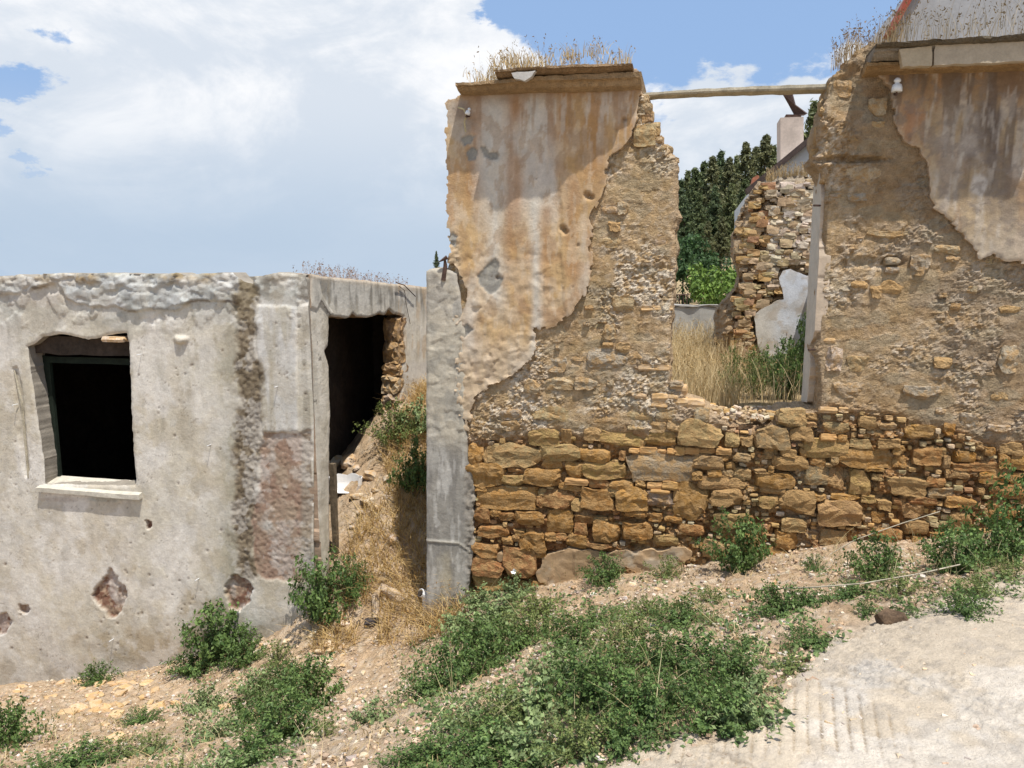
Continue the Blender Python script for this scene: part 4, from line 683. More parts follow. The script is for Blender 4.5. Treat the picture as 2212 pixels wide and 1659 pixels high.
def put_stone(u0, v0, u1, v1, code, proud=None, name=None):
    um, vm = (u0 + u1) / 2, (v0 + v1) / 2; lw = lowf(um, vm)
    s0, zb = sz(u0, v1); s1, zt_ = sz(u1, v0); w_, h_ = s1 - s0, zt_ - zb
    brick = code == 'b'; me = rnd.choice(BRICKS if brick else STONES)
    o = link(name or ('brick' if brick else 'stone'), me, ruin)
    if proud is None: proud = (rnd.uniform(.0, .034) + .014 * min(1, w_ / .35)) * lw + (1 - lw) * (rnd.uniform(-.012, .006) + (.006 if w_ < .25 else 0) + (.012 if code in 'GWgO' else 0))
    dd = min(.22, max(.09, h_ * 1.1)); fr = (-.018 * lw) + proud
    x, y, z = wpt((s0 + s1) / 2, fr - dd / 2, (zb + zt_) / 2); o.location = (x, y, z)
    o.scale = (w_ * 1.16, dd * 1.1, h_ * 1.15); o.rotation_euler = (rnd.uniform(-.08, .08), rnd.choice([0, 0, math.pi]) + rnd.uniform(-.05, .05), -YAW + rnd.uniform(-.06, .06))
    c = vary(PAL[code]); 
    if vm > 1080 and um < 1500 and code in 'oyg' and rnd.random() < .6: c = vary(PAL['r'] if rnd.random() < .3 else (.37, .22, .09))
    if lw > .5 and name is None: c = tuple(c[i] * (.93, .79, .58)[i] for i in range(3)) + (1,)
    if lw < .5: kk = .45 if brick else .62; c = tuple(c[i] * kk + (.55, .41, .26)[i] * (1 - kk) for i in range(3)) + (1,)
    o.color = c; rects.append((s0, zb, s1, zt_)); return o
for t_ in ST: put_stone(*t_)
nst = len(ST)
# fill the gaps between them: bigger pieces first
small = []
def overlap(a, m=.006): return any(a[0] < r_[2] + m and a[2] > r_[0] - m and a[1] < r_[3] + m and a[3] > r_[1] - m for r_ in rects)
phase = [(300, .16, .28, .07, .12, 1500), (300, .09, .16, .045, .08, 2600), (300, .05, .09, .025, .05, 3000), (1250, .022, .055, .014, .032, 9000)]
for (cap, wa, wb, ha, hb, tr) in phase:
    cu = rs.uniform(1020, 2230, tr); cv = rs.uniform(700 if wa < .1 else 880, 1290, tr); ok = ~((cu > 1440) & (cu < 1800) & (cv < 880))
    cu, cv = cu[ok], cv[ok]; cs, cz = sz(cu, cv); ok = (sdf(OUT, cu, cv) > 8) & (plm(cu, cv, cs, cz) < -10); cl_ = low_w(cu, cv, cs, cz)
    for u, v, s_, z_, lw in zip(cu[ok], cv[ok], cs[ok], cz[ok], cl_[ok]):
        if nst >= cap: break
        if lw < .5: continue
        w_, h_ = rnd.uniform(wa, wb), rnd.uniform(ha, hb); r_ = (s_ - w_ / 2, z_ - h_ / 2, s_ + w_ / 2, z_ + h_ / 2)
        if overlap(r_): continue
        cdx = rnd.choice('oootyyrg')
        if wa > .04:
            k_ = FPX / (6.2 / (1 + 1.408e-4 * (u - 1106))); put_stone(u - w_ * k_ / 2, v - h_ * k_ / 2, u + w_ * k_ / 2, v + h_ * k_ / 2, cdx)
        else: small.append((s_, z_, w_, h_, lw, cdx)); rects.append(r_)
        nst += 1
def joined_stones(name, parent, items, mat, kind='stuff', meshes=None):
    """items: (centre, scale, rotation z, colour) -> one mesh"""
    Vs, Fs, Cs = [], [], []; base = [(np.array([v.co[:] for v in m.vertices]), np.array([p.vertices[:] for p in m.polygons])) for m in (meshes or LOWS)]; off = 0
    for (c, s_, rz, col) in items:
        v, f = base[rnd.randrange(len(base))]; v = v * np.array(s_); a = rnd.uniform(-.5, .5) if rz is None else 0; ca, sa = math.cos(a), math.sin(a)
        v = np.stack([v[:, 0], v[:, 1] * ca - v[:, 2] * sa, v[:, 1] * sa + v[:, 2] * ca], -1); r_ = rnd.uniform(0, 6.28) if rz is None else rz; ca, sa = math.cos(r_), math.sin(r_)
        v = np.stack([v[:, 0] * ca - v[:, 1] * sa, v[:, 0] * sa + v[:, 1] * ca, v[:, 2]], -1) + np.array(c)
        Vs.append(v); Fs.append(f + off); Cs.append(np.tile(np.array(col[:3]), (len(v), 1))); off += len(v)
    o = link(name, mesh_np(name, np.concatenate(Vs), np.concatenate(Fs), mat, np.concatenate(Cs), False), parent); o['kind'] = kind; return o
M_stoneA = material('stone_chips', var=.25, vscale=25, bumps=((80, .7, .006),))
joined_stones('small_stones', ruin, [(wpt(s_, -.045 * lw + rnd.uniform(-.01, .03), z_), (w_ * 1.2, .06, h_ * 1.25), -YAW, vary(PAL[c])) for (s_, z_, w_, h_, lw, c) in small], M_stoneA)
# ragged core stones on the broken edges (pillar shoulder, top of low wall, right wall's shoulder)
for (u0, v0, u1, v1, c, d) in [(1382, 205, 1402, 232, 't', .0), (1384, 235, 1410, 262, 'y', -.05), (1396, 262, 1424, 290, 'y', -.02), (1410, 288, 1432, 308, 't', -.1), (1428, 310, 1452, 332, 'y', -.04), (1440, 336, 1464, 352, 't', -.06), (1448, 835, 1482, 852, 'b', -.02), (1484, 866, 1520, 882, 'b', .0), (1764, 272, 1790, 310, 'o', -.04), (1756, 318, 1784, 345, 'o', -.06), (1776, 205, 1800, 240, 't', -.1), (1790, 175, 1815, 205, 'y', -.03), (1812, 148, 1840, 172, 'y', -.05), (1826, 128, 1856, 148, 'r', -.08), (1850, 104, 1884, 126, 't', -.05), (1540, 890, 1562, 910, 'g', -.1), (1600, 905, 1640, 925, 't', -.2), (1660, 900, 1690, 918, 't', -.15), (984, 205, 1000, 222, 'q', -.02), (966, 222, 984, 240, 't', -.01)]:
    put_stone(u0, v0, u1, v1, c, proud=d)
top_items = []
for i in range(260):
    s_ = rnd.uniform(sz(1470, 880)[0], sz(1750, 880)[0]); zz = sz(1600, 905)[1] + rnd.uniform(-.03, .03) + .0; top_items.append((wpt(s_, rnd.uniform(-.44, -.03), zz), (rnd.uniform(.02, .06), rnd.uniform(.02, .05), rnd.uniform(.015, .04)), None, vary(PAL[rnd.choice('ttqoW')])))
joined_stones('loose_rubble', ruin, top_items, M_stoneA)
# reveal of the right-hand wall: a thin white coat on the face that looks left
OJ = W0 + T * (sz(1770, 600)[0])
sJ = sz(1770, 600)[0]
def jz(u, v):
    a, b, c = ray(u, v); k = (OJ[0] * T[0] + OJ[1] * T[1]) / (a * T[0] + b * T[1]); x, y = a * k, b * k; return (x - OJ[0]) * BK[0] + (y - OJ[1]) * BK[1], EYE + c * k
REV = [(1773, 372), (1776, 420), (1772, 500), (1770, 560), (1766, 640), (1764, 700), (1757, 730), (1750, 745), (1752, 790), (1748, 830), (1744, 868), (1700, 868), (1700, 300), (1760, 340)]
def jphi(U, V, S, Z): return sdf(REV, U, V) + 3 * (fbm(S * 16, Z * 12, 4, 130) - .5)
def jC(U, V, S, Z, phi):
    p = Paint(U, (.55, .51, .44)); p.mix(ss(440, 380, V) * .5, (.42, .34, .25)); p.mix(ss(.48, .60, fbm(S * 10, Z * 6, 4, 131)) * .3, (.50, .45, .37)); p.mix((1 - ss(0, 3, phi)) * .5, (.5, .40, .3)); return p.c
NJ = -T
OJ2 = OJ + (-T) * .008
grid_sheet('reveal_plaster', ruin, M_plaster, (-.47, -.0, sz(1760, 900)[1], sz(1760, 340)[1]), .0115, lambda U, V, S, Z: jphi(U, V, S, Z), lambda U, V, S, Z, phi: .006 * fbm(S * 10, Z * 10, 3, 132), jC, depth=.08, layers=2, skirt=(.5, .4, .3), O=OJ2, TT=N, NN=NJ)
for (u, v) in [(1772, 444), (1760, 755)]:
    x, y, z = plane_pt(u, v, .0); p = Vector((x, y, z)); tube('rusty_bar', M_rust, ruin, [p, p - Vector((T[0], T[1], 0)) * .05 + Vector((N[0], N[1], 0)) * .03], .008, 5)
# ---- cornices
def cornice(name, u0, u1, vt0, vt1, vb0, vb1, dtop, dbot, dback, color, mat=M_conc, n=60, jit=.006, taper=0.0, dref=0.0):
    """a moulded run: top edge from (u0,vt0) to (u1,vt1), bottom edge (u0,vb0)-(u1,vb1)"""
    sa = sz(u0, vb0, dref)[0]; sb = sz(u1, vb1, dref)[0]; A, B = sz(u0, vt0, dtop)[1], sz(u1, vt1, dtop)[1]; C_, D = sz(u0, vb0, dbot)[1], sz(u1, vb1, dbot)[1]
    V = []; F = []; cl = []
    for i in range(n + 1):
        f = i / n; s_ = sa + (sb - sa) * f; zt_ = A + (B - A) * f; zb_ = C_ + (D - C_) * f; k = 1.0 - taper * max(0, (f - .55) / .45)
        nn = float(fbm(s_ * 9, 3.3, 4, 140)) - .5; n2 = float(fbm(s_ * 11, 8.3, 4, 141)) - .5; n3 = float(fbm(s_ * 30, 1.3, 3, 142)) - .5
        prof = [(dback, zt_), (dtop * k + nn * .03, zt_ + n2 * .015 + n3 * .008), (dtop * k + n2 * .02, zt_ - (zt_ - zb_) * .35 + nn * .01), ((dtop * .72 + dbot * .28) * k + nn * .02, zt_ - (zt_ - zb_) * .45), ((dtop * .5 + dbot * .5) * k, zt_ - (zt_ - zb_) * .8 + n3 * .01), (dbot * k + n2 * .02, zb_ + nn * .012), (dback, zb_ - .01)]
        for (d, z) in prof: V.append(wpt(s_ + rnd.uniform(-jit, jit) * .5, d + rnd.uniform(-jit, jit) * .4, z + rnd.uniform(-jit, jit) * .4))
        for _ in prof:
            g = .8 + .5 * float(fbm(s_ * 5, _[1] * 14, 4, 143)); cl.append([color[0] * g, color[1] * g, color[2] * g])
    m = 7
    for i in range(n):
        for k in range(m): F.append((i * m + k, i * m + (k + 1) % m, (i + 1) * m + (k + 1) % m, (i + 1) * m + k))
    me = bpy.data.meshes.new(name); me.from_pydata(V, [], F + [tuple(range(m))[::-1], tuple(range(n * m, n * m + m))]); me.materials.append(mat)
    a = me.color_attributes.new('Col', 'FLOAT_COLOR', 'POINT'); cl = np.array(cl); a.data.foreach_set('color', np.c_[cl, np.ones(len(cl))].astype(np.float32).ravel())
    return link(name, me, ruin)
cornice('cornice', 988, 1384, 178, 149, 204, 193, .20, .07, -.5, (.40, .275, .155), M_rubble, 70, taper=.35, dref=.15)
cornice('cornice', 1073, 1366, 150, 130, 172, 150, .27, .17, -.5, (.30, .20, .115), M_rubble, 60, taper=.3, dref=.2)
cornice('cornice', 1884, 2330, 105, 78, 132, 118, .25, .17, -.3, (.34, .29, .23), M_rubble, 60, dref=.2)
cornice('cornice', 1868, 2330, 136, 120, 164, 150, .17, .04, -.3, (.40, .26, .13), M_rubble, 60, dref=.12)
cornice('coping', 1890, 2330, 93, 66, 104, 84, .30, .27, -.5, (.16, .13, .09), M_rubble, 60, dref=.25)
# plaster still stuck on the cornice fascias
def patch_on(name, pts, d, th, col, par=ruin):
    P = [plane_pt(u, v, d) for u, v in pts]; n = len(P); V = [tuple(p) for p in P] + [(p[0] - N[0] * th, p[1] - N[1] * th, p[2]) for p in P]
    F = [tuple(range(n))[::-1]] + [(i, (i + 1) % n, n + (i + 1) % n, n + i) for i in range(n)]
    me = bpy.data.meshes.new(name); me.from_pydata([tuple(map(float, v)) for v in V], [], F); me.materials.append(M_plaster)
    me.color_attributes.new('Col', 'FLOAT_COLOR', 'POINT').data.foreach_set('color', np.tile(np.array([*col, 1], np.float32), len(V)))
    return link(name, me, par)
def raggedpts(pts, a=1.6, n=5):
    out = []
    for i in range(len(pts)):
        p, q = pts[i], pts[(i + 1) % len(pts)]
        for k in range(n): out.append((p[0] + (q[0] - p[0]) * k / n + rnd.uniform(-a, a), p[1] + (q[1] - p[1]) * k / n + rnd.uniform(-a, a)))
    return out
patch_on('plaster_flake', raggedpts([(1104, 157), (1156, 153), (1148, 166), (1134, 174), (1110, 170)], 1.2, 4), .275, .05, (.50, .48, .45))
patch_on('plaster_flake', raggedpts([(1943, 106), (2014, 98), (2012, 142), (1950, 144)], 1.5), .262, .06, (.44, .36, .25))
patch_on('plaster_flake', raggedpts([(2020, 97), (2120, 92), (2240, 84), (2330, 80), (2330, 124), (2240, 130), (2120, 136), (2018, 141)], 1.5, 7), .262, .06, (.42, .35, .26))
# ---- the old concrete post at the corner
POST = [(922, 1900), (922, 586), (930, 581), (950, 578), (968, 582), (988, 590), (1004, 700), (1004, 900), (1014, 1000), (1026, 1050), (1022, 1100), (1024, 1180), (1014, 1260), (1012, 1900)]
post = empty('concrete_post', plane_pt(970, 1330, 0), 'rough grey concrete corner post between the alley and the stone wall', 'post')
def qphi(U, V, S, Z): return sdf(POST, U, V) + 5 * (fbm(S * 14, Z * 14, 4, 150) - .5) * (.4 + ss(960, 1010, U) * 1.4)
def qH(U, V, S, Z, phi):
    ra = ss(1000, 1018, U + 14 * (fbm(S * 12, Z * 12, 3, 151) - .5)) * ss(900, 980, V); cr = np.abs(V - 1166 - (U - 930) * .1 - 16 * ss(990, 1020, U)) < 3
    return .018 + .006 * (fbm(S * 8, Z * 5, 4, 152) - .5) + .004 * (fbm(S * 60, Z * 60, 3, 153) - .5) + ra * .035 * (fbm(S * 26, Z * 26, 4, 154) - .7) - ss(560, 800, V) * 0 + ss(980, 940, V) * .005 * (facets(S * 13, Z * 15, 155, 1.)[0] - .3) + cr * .008 - .012 * (1 - ss(0, 4, phi))
def qC(U, V, S, Z, phi):
    n1 = fbm(S * 6, Z * 3, 5, 156); p = Paint(U, (.28, .26, .225)); p.mix(ss(.46, .62, n1) * .7, (.40, .38, .34)); p.mix(ss(.5, .62, fbm(S * 24, Z * 3, 4, 157)) * .6, (.20, .185, .165)); p.mix(ss(.56, .66, fbm(S * 20, Z * 5, 4, 257)) * .6, (.50, .475, .43))
    p.mix(ss(990, 930, V + 60 * (n1 - .5)) * .75, (.46, .41, .32)); p.mix(ss(990, 930, V) * ss(.52, .6, fbm(S * 9, Z * 9, 5, 258)) * .6, (.30, .28, .24)); p.mix(ss(740, 640, V) * .4, (.33, .31, .29)); p.mix(ss(.52, .64, fbm(S * 12, Z * 12, 4, 158)) * ss(1000, 900, V) * .5, (.52, .46, .36)); p.mix(blob(U, V, 965, 1250, 20, 60, .9, 44, .6) * .5, (.45, .38, .24))
    ra = ss(1000, 1018, U + 14 * (fbm(S * 12, Z * 12, 3, 151) - .5)) * ss(900, 980, V); p.mix(ra * .8, (.20, .175, .145)); p.mix(ra * ss(.5, .6, fbm(S * 40, Z * 40, 3, 159)) * .6, (.40, .35, .28)); p.mix(ss(1290, 1310, V) * .7, (.42, .31, .19))
    cr = np.abs(V - 1166 - (U - 930) * .1 - 16 * ss(990, 1020, U)) < 2.5; p.mix(cr * .6, (.5, .46, .38)); return p.c
grid_sheet('shaft', post, M_conc, (sz(915, 900)[0], sz(1034, 900)[0], -1.9, sz(950, 572)[1]), .0115, qphi, qH, qC, depth=.36, layers=4, back=True, skirt=(.34, .30, .25), rough=.01, O=W0 + N * .012)
# ================================================================ THE OLD BEAM, INSULATORS
a0 = plane_pt(1392, 208, -.25); a1 = plane_pt(1800, 189, -.25); n_ = 26; V = []; F = []
for i in range(n_ + 1):
    f = i / n_; p = [a0[k] + (a1[k] - a0[k]) * f for k in range(3)]; h_ = .020 + .001 * math.sin(i * 1.7) + rnd.uniform(-.0015, .0015) + .010 * f; wv = .006 * math.sin(f * 4)
    for (dd, dz) in ((.045, h_ * .8), (-.045, h_), (-.045, -h_), (.04, -h_ * .55), (.048, 0.0)): V.append((p[0] + N[0] * dd, p[1] + N[1] * dd, p[2] + dz + wv + rnd.uniform(-.002, .002)))
for i in range(n_):
    for k in range(5): F.append((i * 5 + k, i * 5 + (k + 1) % 5, (i + 1) * 5 + (k + 1) % 5, (i + 1) * 5 + k))
F += [tuple(range(5))[::-1], tuple(range(n_ * 5, n_ * 5 + 5))]
me = bpy.data.meshes.new('wooden_beam'); me.from_pydata([tuple(map(float, v)) for v in V], [], F); me.materials.append(M_wood)
tag(link('wooden_beam', me), 'thin weathered wooden beam bridging the gap between pillar and right wall', 'beam')
def lathe(name, mat, parent, base, prof, n=14, axis=(0, 0, 1)):
    V = []; F = []; ax = Vector(axis).normalized(); a = ax.orthogonal().normalized(); b = ax.cross(a)
    for (r, h) in prof:
        for k in range(n): V.append(tuple(Vector(base) + ax * h + (a * math.cos(k * 6.28318 / n) + b * math.sin(k * 6.28318 / n)) * r))
    for i in range(len(prof) - 1):
        for k in range(n): F.append((i * n + k, i * n + (k + 1) % n, (i + 1) * n + (k + 1) % n, (i + 1) * n + k))
    F += [tuple(range(n))[::-1], tuple(range((len(prof) - 1) * n, len(prof) * n))]
    me = bpy.data.meshes.new(name); me.from_pydata(V, [], F); me.materials.append(mat)
    for p in me.polygons: p.use_smooth = len(p.vertices) == 4
    return link(name, me, parent)
def insulator(u, v, lab, sc_=1.0, tilt=(0, 0, 1)):
    p = Vector(plane_pt(u, v, .10)); e = empty('insulator', p, lab, 'insulator', 'old white china insulators'); f = sc_
    lathe('insulator_body', M_china, e, p, [(.022 * f, -.045 * f), (.034 * f, -.045 * f), (.033 * f, -.02 * f), (.028 * f, .0), (.016 * f, .006 * f), (.014 * f, .014 * f), (.022 * f, .02 * f), (.022 * f, .03 * f), (.012 * f, .042 * f), (.003, .045 * f)], axis=tilt)
    q = p - Vector(tilt) * .045 * f
    tube('hook', M_rust, e, [p - Vector(tilt) * .02, q - Vector(tilt) * .02, q + Vector((-N[0], -N[1], -.03)) * .06, q + Vector((-N[0], -N[1], 0)) * .14], .007, 6)
insulator(1938, 183, 'white china insulator just under the cornice of the right wall', 1.05)
insulator(1012, 240, 'white china insulator on the top left corner of the pillar', .6, (.4, -.3, .85))
# rusty bracket and dry vine stalk on the pillar's corner
p = Vector(plane_pt(960, 600, .05)); br = empty('metal_bracket', p, 'small dark rusty bracket standing on top of the concrete post', 'bracket')
tube('upright', M_rust, br, [Vector(plane_pt(958, 606, .03)), Vector(plane_pt(962, 575, .03)), Vector(plane_pt(961, 562, .04))], [.022, .018, .010], 6)
tube('plate', M_rust, br, [Vector(plane_pt(948, 566, .05)), Vector(plane_pt(966, 556, .04))], [.004, .02], 5)
tag(tube('hanging_cable', material('cable', source='rgb', color=(.45, .38, .22), bumps=()), None, [plane_pt(u, v, d) for u, v, d in ((990, 232, .06), (1002, 236, .09), (1008, 250, .08), (1003, 262, .07), (1006, 285, .05))], .007, 6), 'short frayed cable hanging from the pillar below its cornice', 'cable')
tag(tube('wire', M_rust, None, [side_rz_w for side_rz_w in [tuple(OS + BK * side_rz(u, v)[0] + T * .012) + (side_rz(u, v)[1],) for (u, v) in ((860, 618), (872, 628), (876, 660), (884, 700))]], .0035, 5), 'thin dark wire hanging down the side wall beside the opening', 'wire')
tag(tube('wire', M_rust, None, [tuple(OS + BK * side_rz(u, v)[0] + T * .03) + (side_rz(u, v)[1],) for (u, v) in ((850, 610), (868, 616), (885, 633), (892, 640))], .006, 5), 'short dark wire end over the top edge of the side wall', 'wire')

# ================================================================ YARD BEHIND THE RUIN, RUINED BACK WALL, HOUSES, HILL
yx = stretch(-2.5, 7, .06, 160); yy = np.r_[np.arange(5.2, 16, .07), 16 + np.cumsum(.1 * 1.12 ** np.arange(44))]
yx = yx[(yx > -60) & (yx < 170)]; YX, YY = np.meshgrid(yx, yy)
def yz(x, y):
    x = np.asarray(x, float); y = np.asarray(y, float); az = x / np.maximum(y, 1)
    base = .42 + .05 * (y - 6.5) * ss(6.5, 12, y) + .10 * (fbm(x * .8, y * .8, 3, 200) - .5)
    hill = ss(-.02, .30, az) * ss(14, 70, y) * 6.5 + ss(70, 140, y) * ss(-.02, .35, az) * 4; low = -4 * ss(-.02, -.12, az) * ss(9, 20, y) - .055 * np.maximum(y - 12, 0) * .2 * ss(12, 20, y)
    return base * ss(60, 12, y) + hill + low - .5 * ss(12, 30, y)
YZ = yz(YX, YY) + .05 * (fbm(YX * 5, YY * 5, 4, 201) - .5) * (YY < 16)
sf = (YX - W0[0]) * T[0] + (YY - W0[1]) * T[1]; df = (YX - W0[0]) * N[0] + (YY - W0[1]) * N[1]
sy0 = sz(975, 900)[0]
keep = (df < -.35) & ((sf > sy0) | (df < -9)); cc = keep[:-1, :-1] & keep[1:, 1:] & keep[:-1, 1:] & keep[1:, :-1]
yi = np.arange(YX.size).reshape(YX.shape); q = np.stack([yi[:-1, :-1], yi[:-1, 1:], yi[1:, 1:], yi[1:, :-1]], -1)[cc]; us = np.unique(q); rm = np.full(YX.size, -1); rm[us] = np.arange(len(us))
py = Paint(YX, (.34, .25, .14)); py.mix(ss(.45, .6, fbm(YX * 2, YY * 2, 4, 202)) * .5, (.42, .32, .19)); py.mix(ss(20, 40, YY) * .6, (.24, .20, .10)); py.mix(ss(.5, .6, fbm(YX * .4, YY * .4, 4, 203)) * ss(16, 25, YY) * .6, (.36, .27, .17))
tag(link('yard_ground', mesh_np('yard_ground', np.stack([YX, YY, YZ], -1).reshape(-1, 3)[us], rm[q], M_dirt, py.c.reshape(-1, 3)[us])), kind='structure')
# low side wall of the ruin, holding the yard above the alley
wall_box('side_wall', M_rubble, ruin, sz(985, 900)[0], sz(985, 900)[0] + .4, -2, .75, -.47, -3.6, 3, .0, (.40, .28, .16))
# cross wall inside, out of sight behind the right wall but shading the back wall
DB = -3.5
def bz(u, v): return sz(u, v, DB)
Hc = bz(1740, 610)[1]
wall_box('cross_wall', M_rubble, ruin, bz(1742, 700)[0] + .02, bz(1742, 700)[0] + .42, -.2, Hc, -.48, DB + .05, 3, 0, (.42, .31, .2))
BW = [(1500, 1000), (1538, 800), (1545, 700), (1552, 662), (1572, 648), (1590, 630), (1598, 600), (1590, 575), (1586, 545), (1583, 505), (1596, 480), (1610, 455), (1618, 430), (1628, 405), (1640, 392), (1668, 392), (1690, 380), (1740, 376), (1800, 380), (1900, 380), (1900, 1000)]
BP = [(1682, 600), (1690, 586), (1706, 580), (1722, 590), (1740, 596), (1900, 600), (1900, 1000), (1650, 1000), (1642, 760), (1632, 720), (1626, 680), (1640, 668), (1668, 652), (1690, 645), (1688, 620)]
back = empty('back_wall', wpt(bz(1700, 800)[0], DB, .4), 'broken rubble wall with patches of white plaster standing at the back of the ruin, seen through the gap', 'wall')
def bphi(U, V, S, Z): return sdf(BW, U, V) + 14 * (fbm(S * 6, Z * 6, 4, 210) - .5)
def bH(U, V, S, Z, phi):
    f1, e1, c1 = facets(S * 6, Z * 8, 211, .8); f2, e2, c2 = facets(S * 14, Z * 18, 215, 1)
    return .07 * (f1 - .5) + .04 * (f2 - .5) + .05 * (fbm(S * 5, Z * 5, 4, 219) - .5) - .03 * ss(.08, 0, e1) - .15 * (1 - ss(0, 26, phi)) - blob(U, V, 1652, 601, 12, 10, .6, 50, .5) * .14
def bC(U, V, S, Z, phi):
    f1, e1, c1 = facets(S * 6, Z * 8, 211, .8); f2, e2, c2 = facets(S * 14, Z * 18, 215, 1)
    p = Paint(U, (.43, .31, .19)); p.mix(ss(640, 600, V) * ss(1620, 1680, U) * (c2 > .35) * .8, (.52, .45, .36)); p.mix((c1 > .6) * .4, (.50, .38, .25)); p.mix(ss(.06, 0, e2) * .5, (.25, .17, .10)); p.mix(ss(1640, 1600, U + 40 * (fbm(S * 3, Z * 3, 3, 220) - .5)) * .6, (.40, .27, .15)); p.mix(ss(420, 390, V) * .5, (.25, .2, .14)); return p.c
b0 = bz(1500, 900)[0]; b1 = bz(1760, 900)[0] + 1.0
grid_sheet('rubble', back, M_rubble, (b0, b1, -.3, bz(1740, 360)[1]), .025, bphi, bH, bC, depth=.55, layers=4, back=True, skirt=(.40, .29, .18), rough=.06, O=W0 + N * DB, smooth=False)
bi_ = []
for _ in range(900):
    u, v = rnd.uniform(1590, 1770), rnd.uniform(392, 860); 
    if float(sdf(BW, np.array([[u]]), np.array([[v]]))[0, 0]) < 10 or float(sdf(BP, np.array([[u]]), np.array([[v]]))[0, 0]) > -6: continue
    wv = rnd.uniform(.05, .17); bi_.append((tuple(float(q_) for q_ in plane_pt(u, v, DB + rnd.uniform(-.01, .03))), (wv, .12, wv * rnd.uniform(.4, .7)), -YAW, vary(PAL[rnd.choice('WWtqg' if u > 1660 and v < 620 else 'oottyr')])))
joined_stones('small_stones', back, bi_, M_stoneA)
grid_sheet('plaster', back, M_plaster, (b0, b1, -.2, bz(1740, 560)[1]), .022, lambda U, V, S, Z: sdf(BP, U, V) + 9 * (fbm(S * 8, Z * 8, 4, 221) - .5), lambda U, V, S, Z, phi: .07 + .01 * fbm(S * 3, Z * 3, 3, 222), lambda U, V, S, Z, phi: (lambda p: (p.mix(ss(1700, 1650, U + 30 * (fbm(S * 4, Z * 4, 3, 224) - .5)) * .6, (.54, .46, .33)), p.mix(ss(.5, .6, fbm(S * 5, Z * 5, 5, 223)) * .5, (.47, .43, .37)), p.mix(ss(.56, .64, fbm(S * 12, Z * 12, 4, 225)) * .5, (.42, .33, .23)), p.c)[-1])(Paint(U, (.64, .66, .69))), depth=.0, layers=1, skirt=(.5, .42, .3), O=W0 + N * DB)
# low concrete wall and railing far left in the gap
DL = -5.2
cw = empty('garden_wall', wpt(sz(1500, 700, DL)[0], DL, .5), 'low grey concrete wall beyond the dry grass, seen just right of the pillar', 'wall')
a, za = sz(1380, 690, DL); b, zb = sz(1552, 664, DL); wall_box('wall', M_conc, cw, a, b, -.2, zb, DL, DL - .2, 14, .01, (.40, .39, .36))
wall_box('wall_cap', M_conc, cw, a, b, zb + .003, zb + .03, DL + .02, DL - .22, 10, .008, (.33, .31, .28))
rl = empty('railing', wpt(sz(1470, 640, DL - 1)[0], DL - 1, 1), 'short rusty metal railing above the low grey concrete wall', 'railing')
for i in range(5): u = 1452 + i * 8; tube('baluster', M_rust, rl, [plane_pt(u, 668, DL - 1), plane_pt(u, 636, DL - 1)], .009, 5)
tube('rail', M_rust, rl, [plane_pt(1448, 637, DL - 1), plane_pt(1488, 637, DL - 1)], .012, 5)
# white house behind with sloping verge and chimney
DH = -9.0
wh = empty('white_house', wpt(sz(1750, 600, DH)[0], DH, .3), 'white gabled house with a dark sloping verge and a chimney, behind the ruin', 'house')
def poly_box(name, mat, parent, pts, d, th, color=None):
    P = [plane_pt(u, v, d) for u, v in pts]; n = len(P); V = [tuple(map(float, p)) for p in P] + [(float(p[0] - N[0] * th), float(p[1] - N[1] * th), float(p[2])) for p in P]
    F = [tuple(range(n))[::-1], tuple(range(n, 2 * n))] + [(i, (i + 1) % n, n + (i + 1) % n, n + i) for i in range(n)]
    me = bpy.data.meshes.new(name); me.from_pydata(V, [], F); me.materials.append(mat)
    if color: me.color_attributes.new('Col', 'FLOAT_COLOR', 'POINT').data.foreach_set('color', np.tile(np.array([*color, 1], np.float32), len(V)))
    import bmesh; bm = bmesh.new(); bm.from_mesh(me); bmesh.ops.recalc_face_normals(bm, faces=bm.faces); bm.to_mesh(me); bm.free()
    return link(name, me, parent)
poly_box('wall', M_whitewash, wh, [(1620, 760), (1620, 412), (1770, 285), (1860, 209), (1860, 760)], DH, 5)
poly_box('verge', material('dark_verge', source='rgb', color=(.075, .055, .05), bumps=()), wh, [(1611, 408), (1616, 418), (1772, 290), (1860, 216), (1860, 200), (1768, 278)], DH + .12, .35)
poly_box('roof', M_roofred, wh, [(1626, 412), (1630, 418), (1774, 296), (1860, 222), (1860, 214), (1772, 288)], DH - .25, 4.6)
poly_box('eave_tile', material('clay_tile', source='rgb', color=(.42, .17, .10), bumps=()), wh, [(1626, 384), (1636, 378), (1640, 380), (1640, 392), (1622, 404)], DH - .1, .3)
chm = poly_box('chimney', material('chimney_render', source='rgb', color=(.56, .46, .39), var=.15, vscale=4, bumps=((40, .3, .006),)), wh, [(1686, 420), (1686, 254), (1736, 252), (1736, 420)], DH - .6, .62)
poly_box('chimney_neck', M_rust, chm, [(1694, 254), (1698, 247), (1731, 247), (1731, 253)], DH - .65, .45)
cv = []
for (u, v) in ((1692, 205), (1700, 222), (1713, 238), (1716, 249), (1734, 250), (1743, 245), (1718, 228), (1712, 205)): cv.append((u, v))
